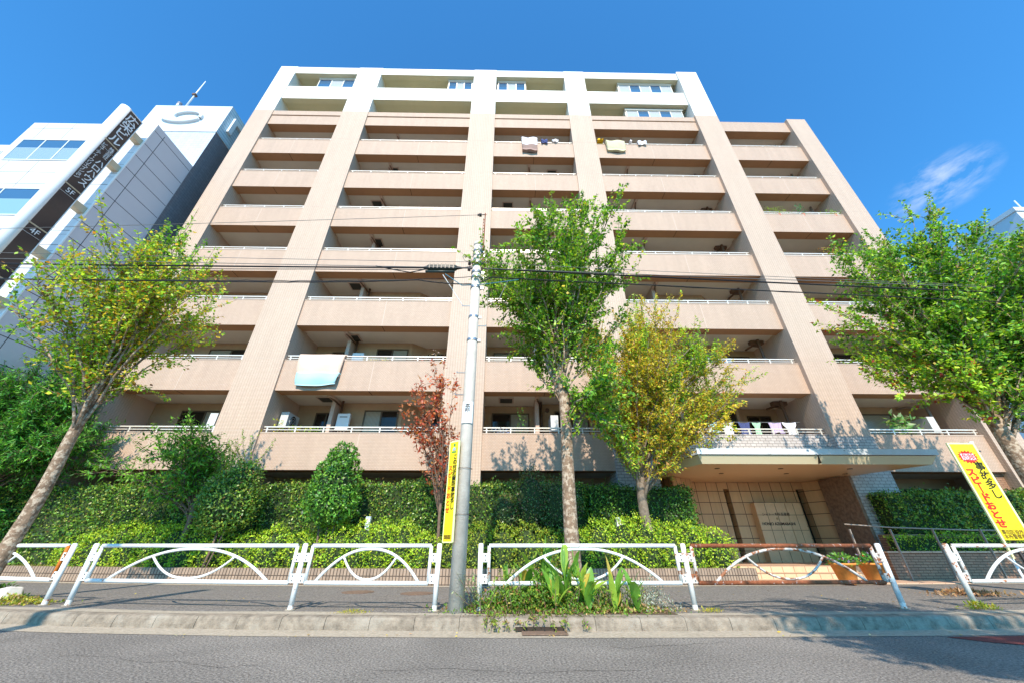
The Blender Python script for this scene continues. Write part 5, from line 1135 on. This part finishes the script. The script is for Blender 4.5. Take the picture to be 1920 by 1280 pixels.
# stone at left
b = MB(); b.add([(-8.55, 7.35, .15), (-8.2, 7.25, .15), (-8.05, 7.5, .15), (-8.45, 7.62, .15), (-8.45, 7.42, .36), (-8.22, 7.36, .40), (-8.12, 7.5, .38), (-8.35, 7.56, .34)], [(0, 1, 5, 4), (1, 2, 6, 5), (2, 3, 7, 6), (3, 0, 4, 7), (4, 5, 6, 7)])
tag(b.build('stone_block', 'pole', bevel=.02), 'pale broken stone block among the weeds left of the first post', 'stone')
# orange flower pots
def pot(x, y, r, h, lab, seed):
    t = thing('flower_pot', (x, y, .17), lab, 'flower pot', 'orange flower pots by the steps')
    b = MB(); b.tube([(x, y, .20), (x, y, .22), (x, y, .17 + h * .9), (x, y, .17 + h * .9), (x, y, .17 + h), (x, y, .17 + h), (x, y, .17 + h * .86)], [r * .60, r * .66, r * .92, r * 1.03, r * 1.03, r * .90, r * .88], 24); b.build('bowl', 'terracotta', t, True)
    b = MB()
    for k in range(3): a = k * 2.1 + .5; b.box(x + r * .5 * math.cos(a) - .03, x + r * .5 * math.cos(a) + .03, y + r * .5 * math.sin(a) - .03, y + r * .5 * math.sin(a) + .03, .17, .205)
    b.build('foot', 'terracotta', t)
    b = MB(); b.tube([(x, y, .17 + h * .80), (x, y, .17 + h * .88)], r * .86, 20); b.build('soil', 'soil', t)
    rng = np.random.default_rng(seed); n = 260; d = rng.normal(size=(n, 3)); d[:, 2] = abs(d[:, 2]); d /= np.linalg.norm(d, axis=1)[:, None]
    P = np.array([x, y, .17 + h * .9]) + d * np.array([r * 1.15, r, r * .9]) * rng.uniform(.4, 1.05, (n, 1)); A = d + rng.normal(size=(n, 3)) * .5; A /= np.linalg.norm(A, axis=1)[:, None]
    N = rng.normal(size=(n, 3)) * .5 + np.array([0, -.3, 1]); N -= (N * A).sum(1)[:, None] * A; N /= np.linalg.norm(N, axis=1)[:, None]
    leaves_mesh('flowers', P, A, np.cross(N, A), N, rng.uniform(.05, .10, n), .6, pick([((.10, .32, .06), 5), ((.22, .40, .06), 3), ((.36, .26, .45), .8), ((.6, .05, .03), .25)], n, rng), 'leaf', t)
pot(8.28, 10.3, .27, .44, 'left one of two orange terracotta pots with green and purple flowers', 501)
pot(9.08, 10.4, .28, .44, 'right one of two orange terracotta pots beside the fence post', 502)
# plants on balconies
def bplant(x, k, w, h, pal, lab, seed, y=None, lsize=.08, n=150, potm='pot_red'):
    y = y or (13.24 if k > 1 else 13.45)
    z = PT(k); rng = np.random.default_rng(seed); t = thing('balcony_plant', (x, y, z - .1), lab, 'potted plant', 'potted plants on the balconies')
    b = MB(); b.tube([(x, y, z - .30), (x, y, z + .04)], [.09, .13], 14); b.build('pot', potm, t, True)
    P = np.stack([x + rng.normal(size=n) * w * .35, y + rng.normal(size=n) * .08, z + .04 + rng.random(n) * h], 1); A = rng.normal(size=(n, 3)) + np.array([0, 0, .5]); A /= np.linalg.norm(A, axis=1)[:, None]
    N = rng.normal(size=(n, 3)) * .6 + np.array([0, -.5, .8]); N -= (N * A).sum(1)[:, None] * A; N /= np.linalg.norm(N, axis=1)[:, None]
    leaves_mesh('foliage', P, A, np.cross(N, A), N, lsize * rng.uniform(.6, 1.3, n), .4, pick(pal, n, rng), 'leaf', t)
OR_ = [((.55, .26, .05), 3), ((.5, .35, .08), 2)]; GG = [(G_MID, 3), (G_LITE, 3), (G_LIME, 1)]
bplant(16.2, 3, 1.1, .62, OR_, 'orange leaved plant on the right end balcony above the cables', 601, n=330)
bplant(17.2, 3, .7, .26, GG + [((.5, .35, .08), 1)], 'small green plant right of the orange leaved balcony plant', 602, n=160)
bplant(14.3, 4, 1.0, .55, [(G_LIME, 3), (G_LITE, 2)], 'lime green trailing plant on the right end balcony one floor above the orange plant', 603, n=260)
bplant(15.6, 4, .35, .8, [((.06, .30, .12), 3)], 'small upright blue green plant right of the lime green trailing plant', 604, n=120)
bplant(17.3, 4, .9, .36, GG, 'low green plant by the last pillar one floor above the orange plant', 605, n=150)
bplant(-8.45, 0, .35, .5, [(YEL, 1), (G_LIME, 3)], 'yellow green plant at the pillar end of the second floor balcony', 606, n=110)
bplant(-7.9, 0, .7, .24, [(YEL, 1), (G_LIME, 3)], 'low yellow green planter beside the pillar end plant', 607, n=170)
bplant(-7.2, 0, .6, .20, GG, 'small green planter left of the second floor water heater', 608, n=120)
bplant(-5.6, 1, .5, .20, [(YEL, 2), (G_LIME, 2)], 'yellow flowering pot right of the third floor water heater', 609, n=90)
bplant(-5.0, 1, .5, .18, [(YEL, 2), (G_LIME, 2)], 'yellow flowering pot second from the third floor water heater', 610, n=90)
bplant(-3.0, 1, .4, .55, [((.55, .45, .38), 3)], 'bare pale twiggy plant at the middle pillar end of the third floor balcony', 611, n=60, lsize=.1)
bplant(-3.5, 1, .5, .14, [((.55, .12, .08), 2), ((.7, .55, .5), 1)], 'red potted plant left of the pale twiggy plant', 612, n=90)
bplant(-.1, 0, .5, .2, [((.3, .4, .7), 2), ((.6, .7, .8), 2)], 'blue and white flowering pot behind the rails right of the middle pillar', 613, n=110)
bplant(15.2, 0, .8, .8, [((.14, .32, .10), 3), ((.3, .42, .2), 2)], 'spiky green plant on the second floor balcony behind the yellow sign', 614, n=120, lsize=.25)
bplant(.6, 0, .3, 1.1, [((.10, .35, .05), 3), (G_LIME, 2)], 'hanging green creeper on the second floor right of the middle pillar', 615, y=13.7, n=110)
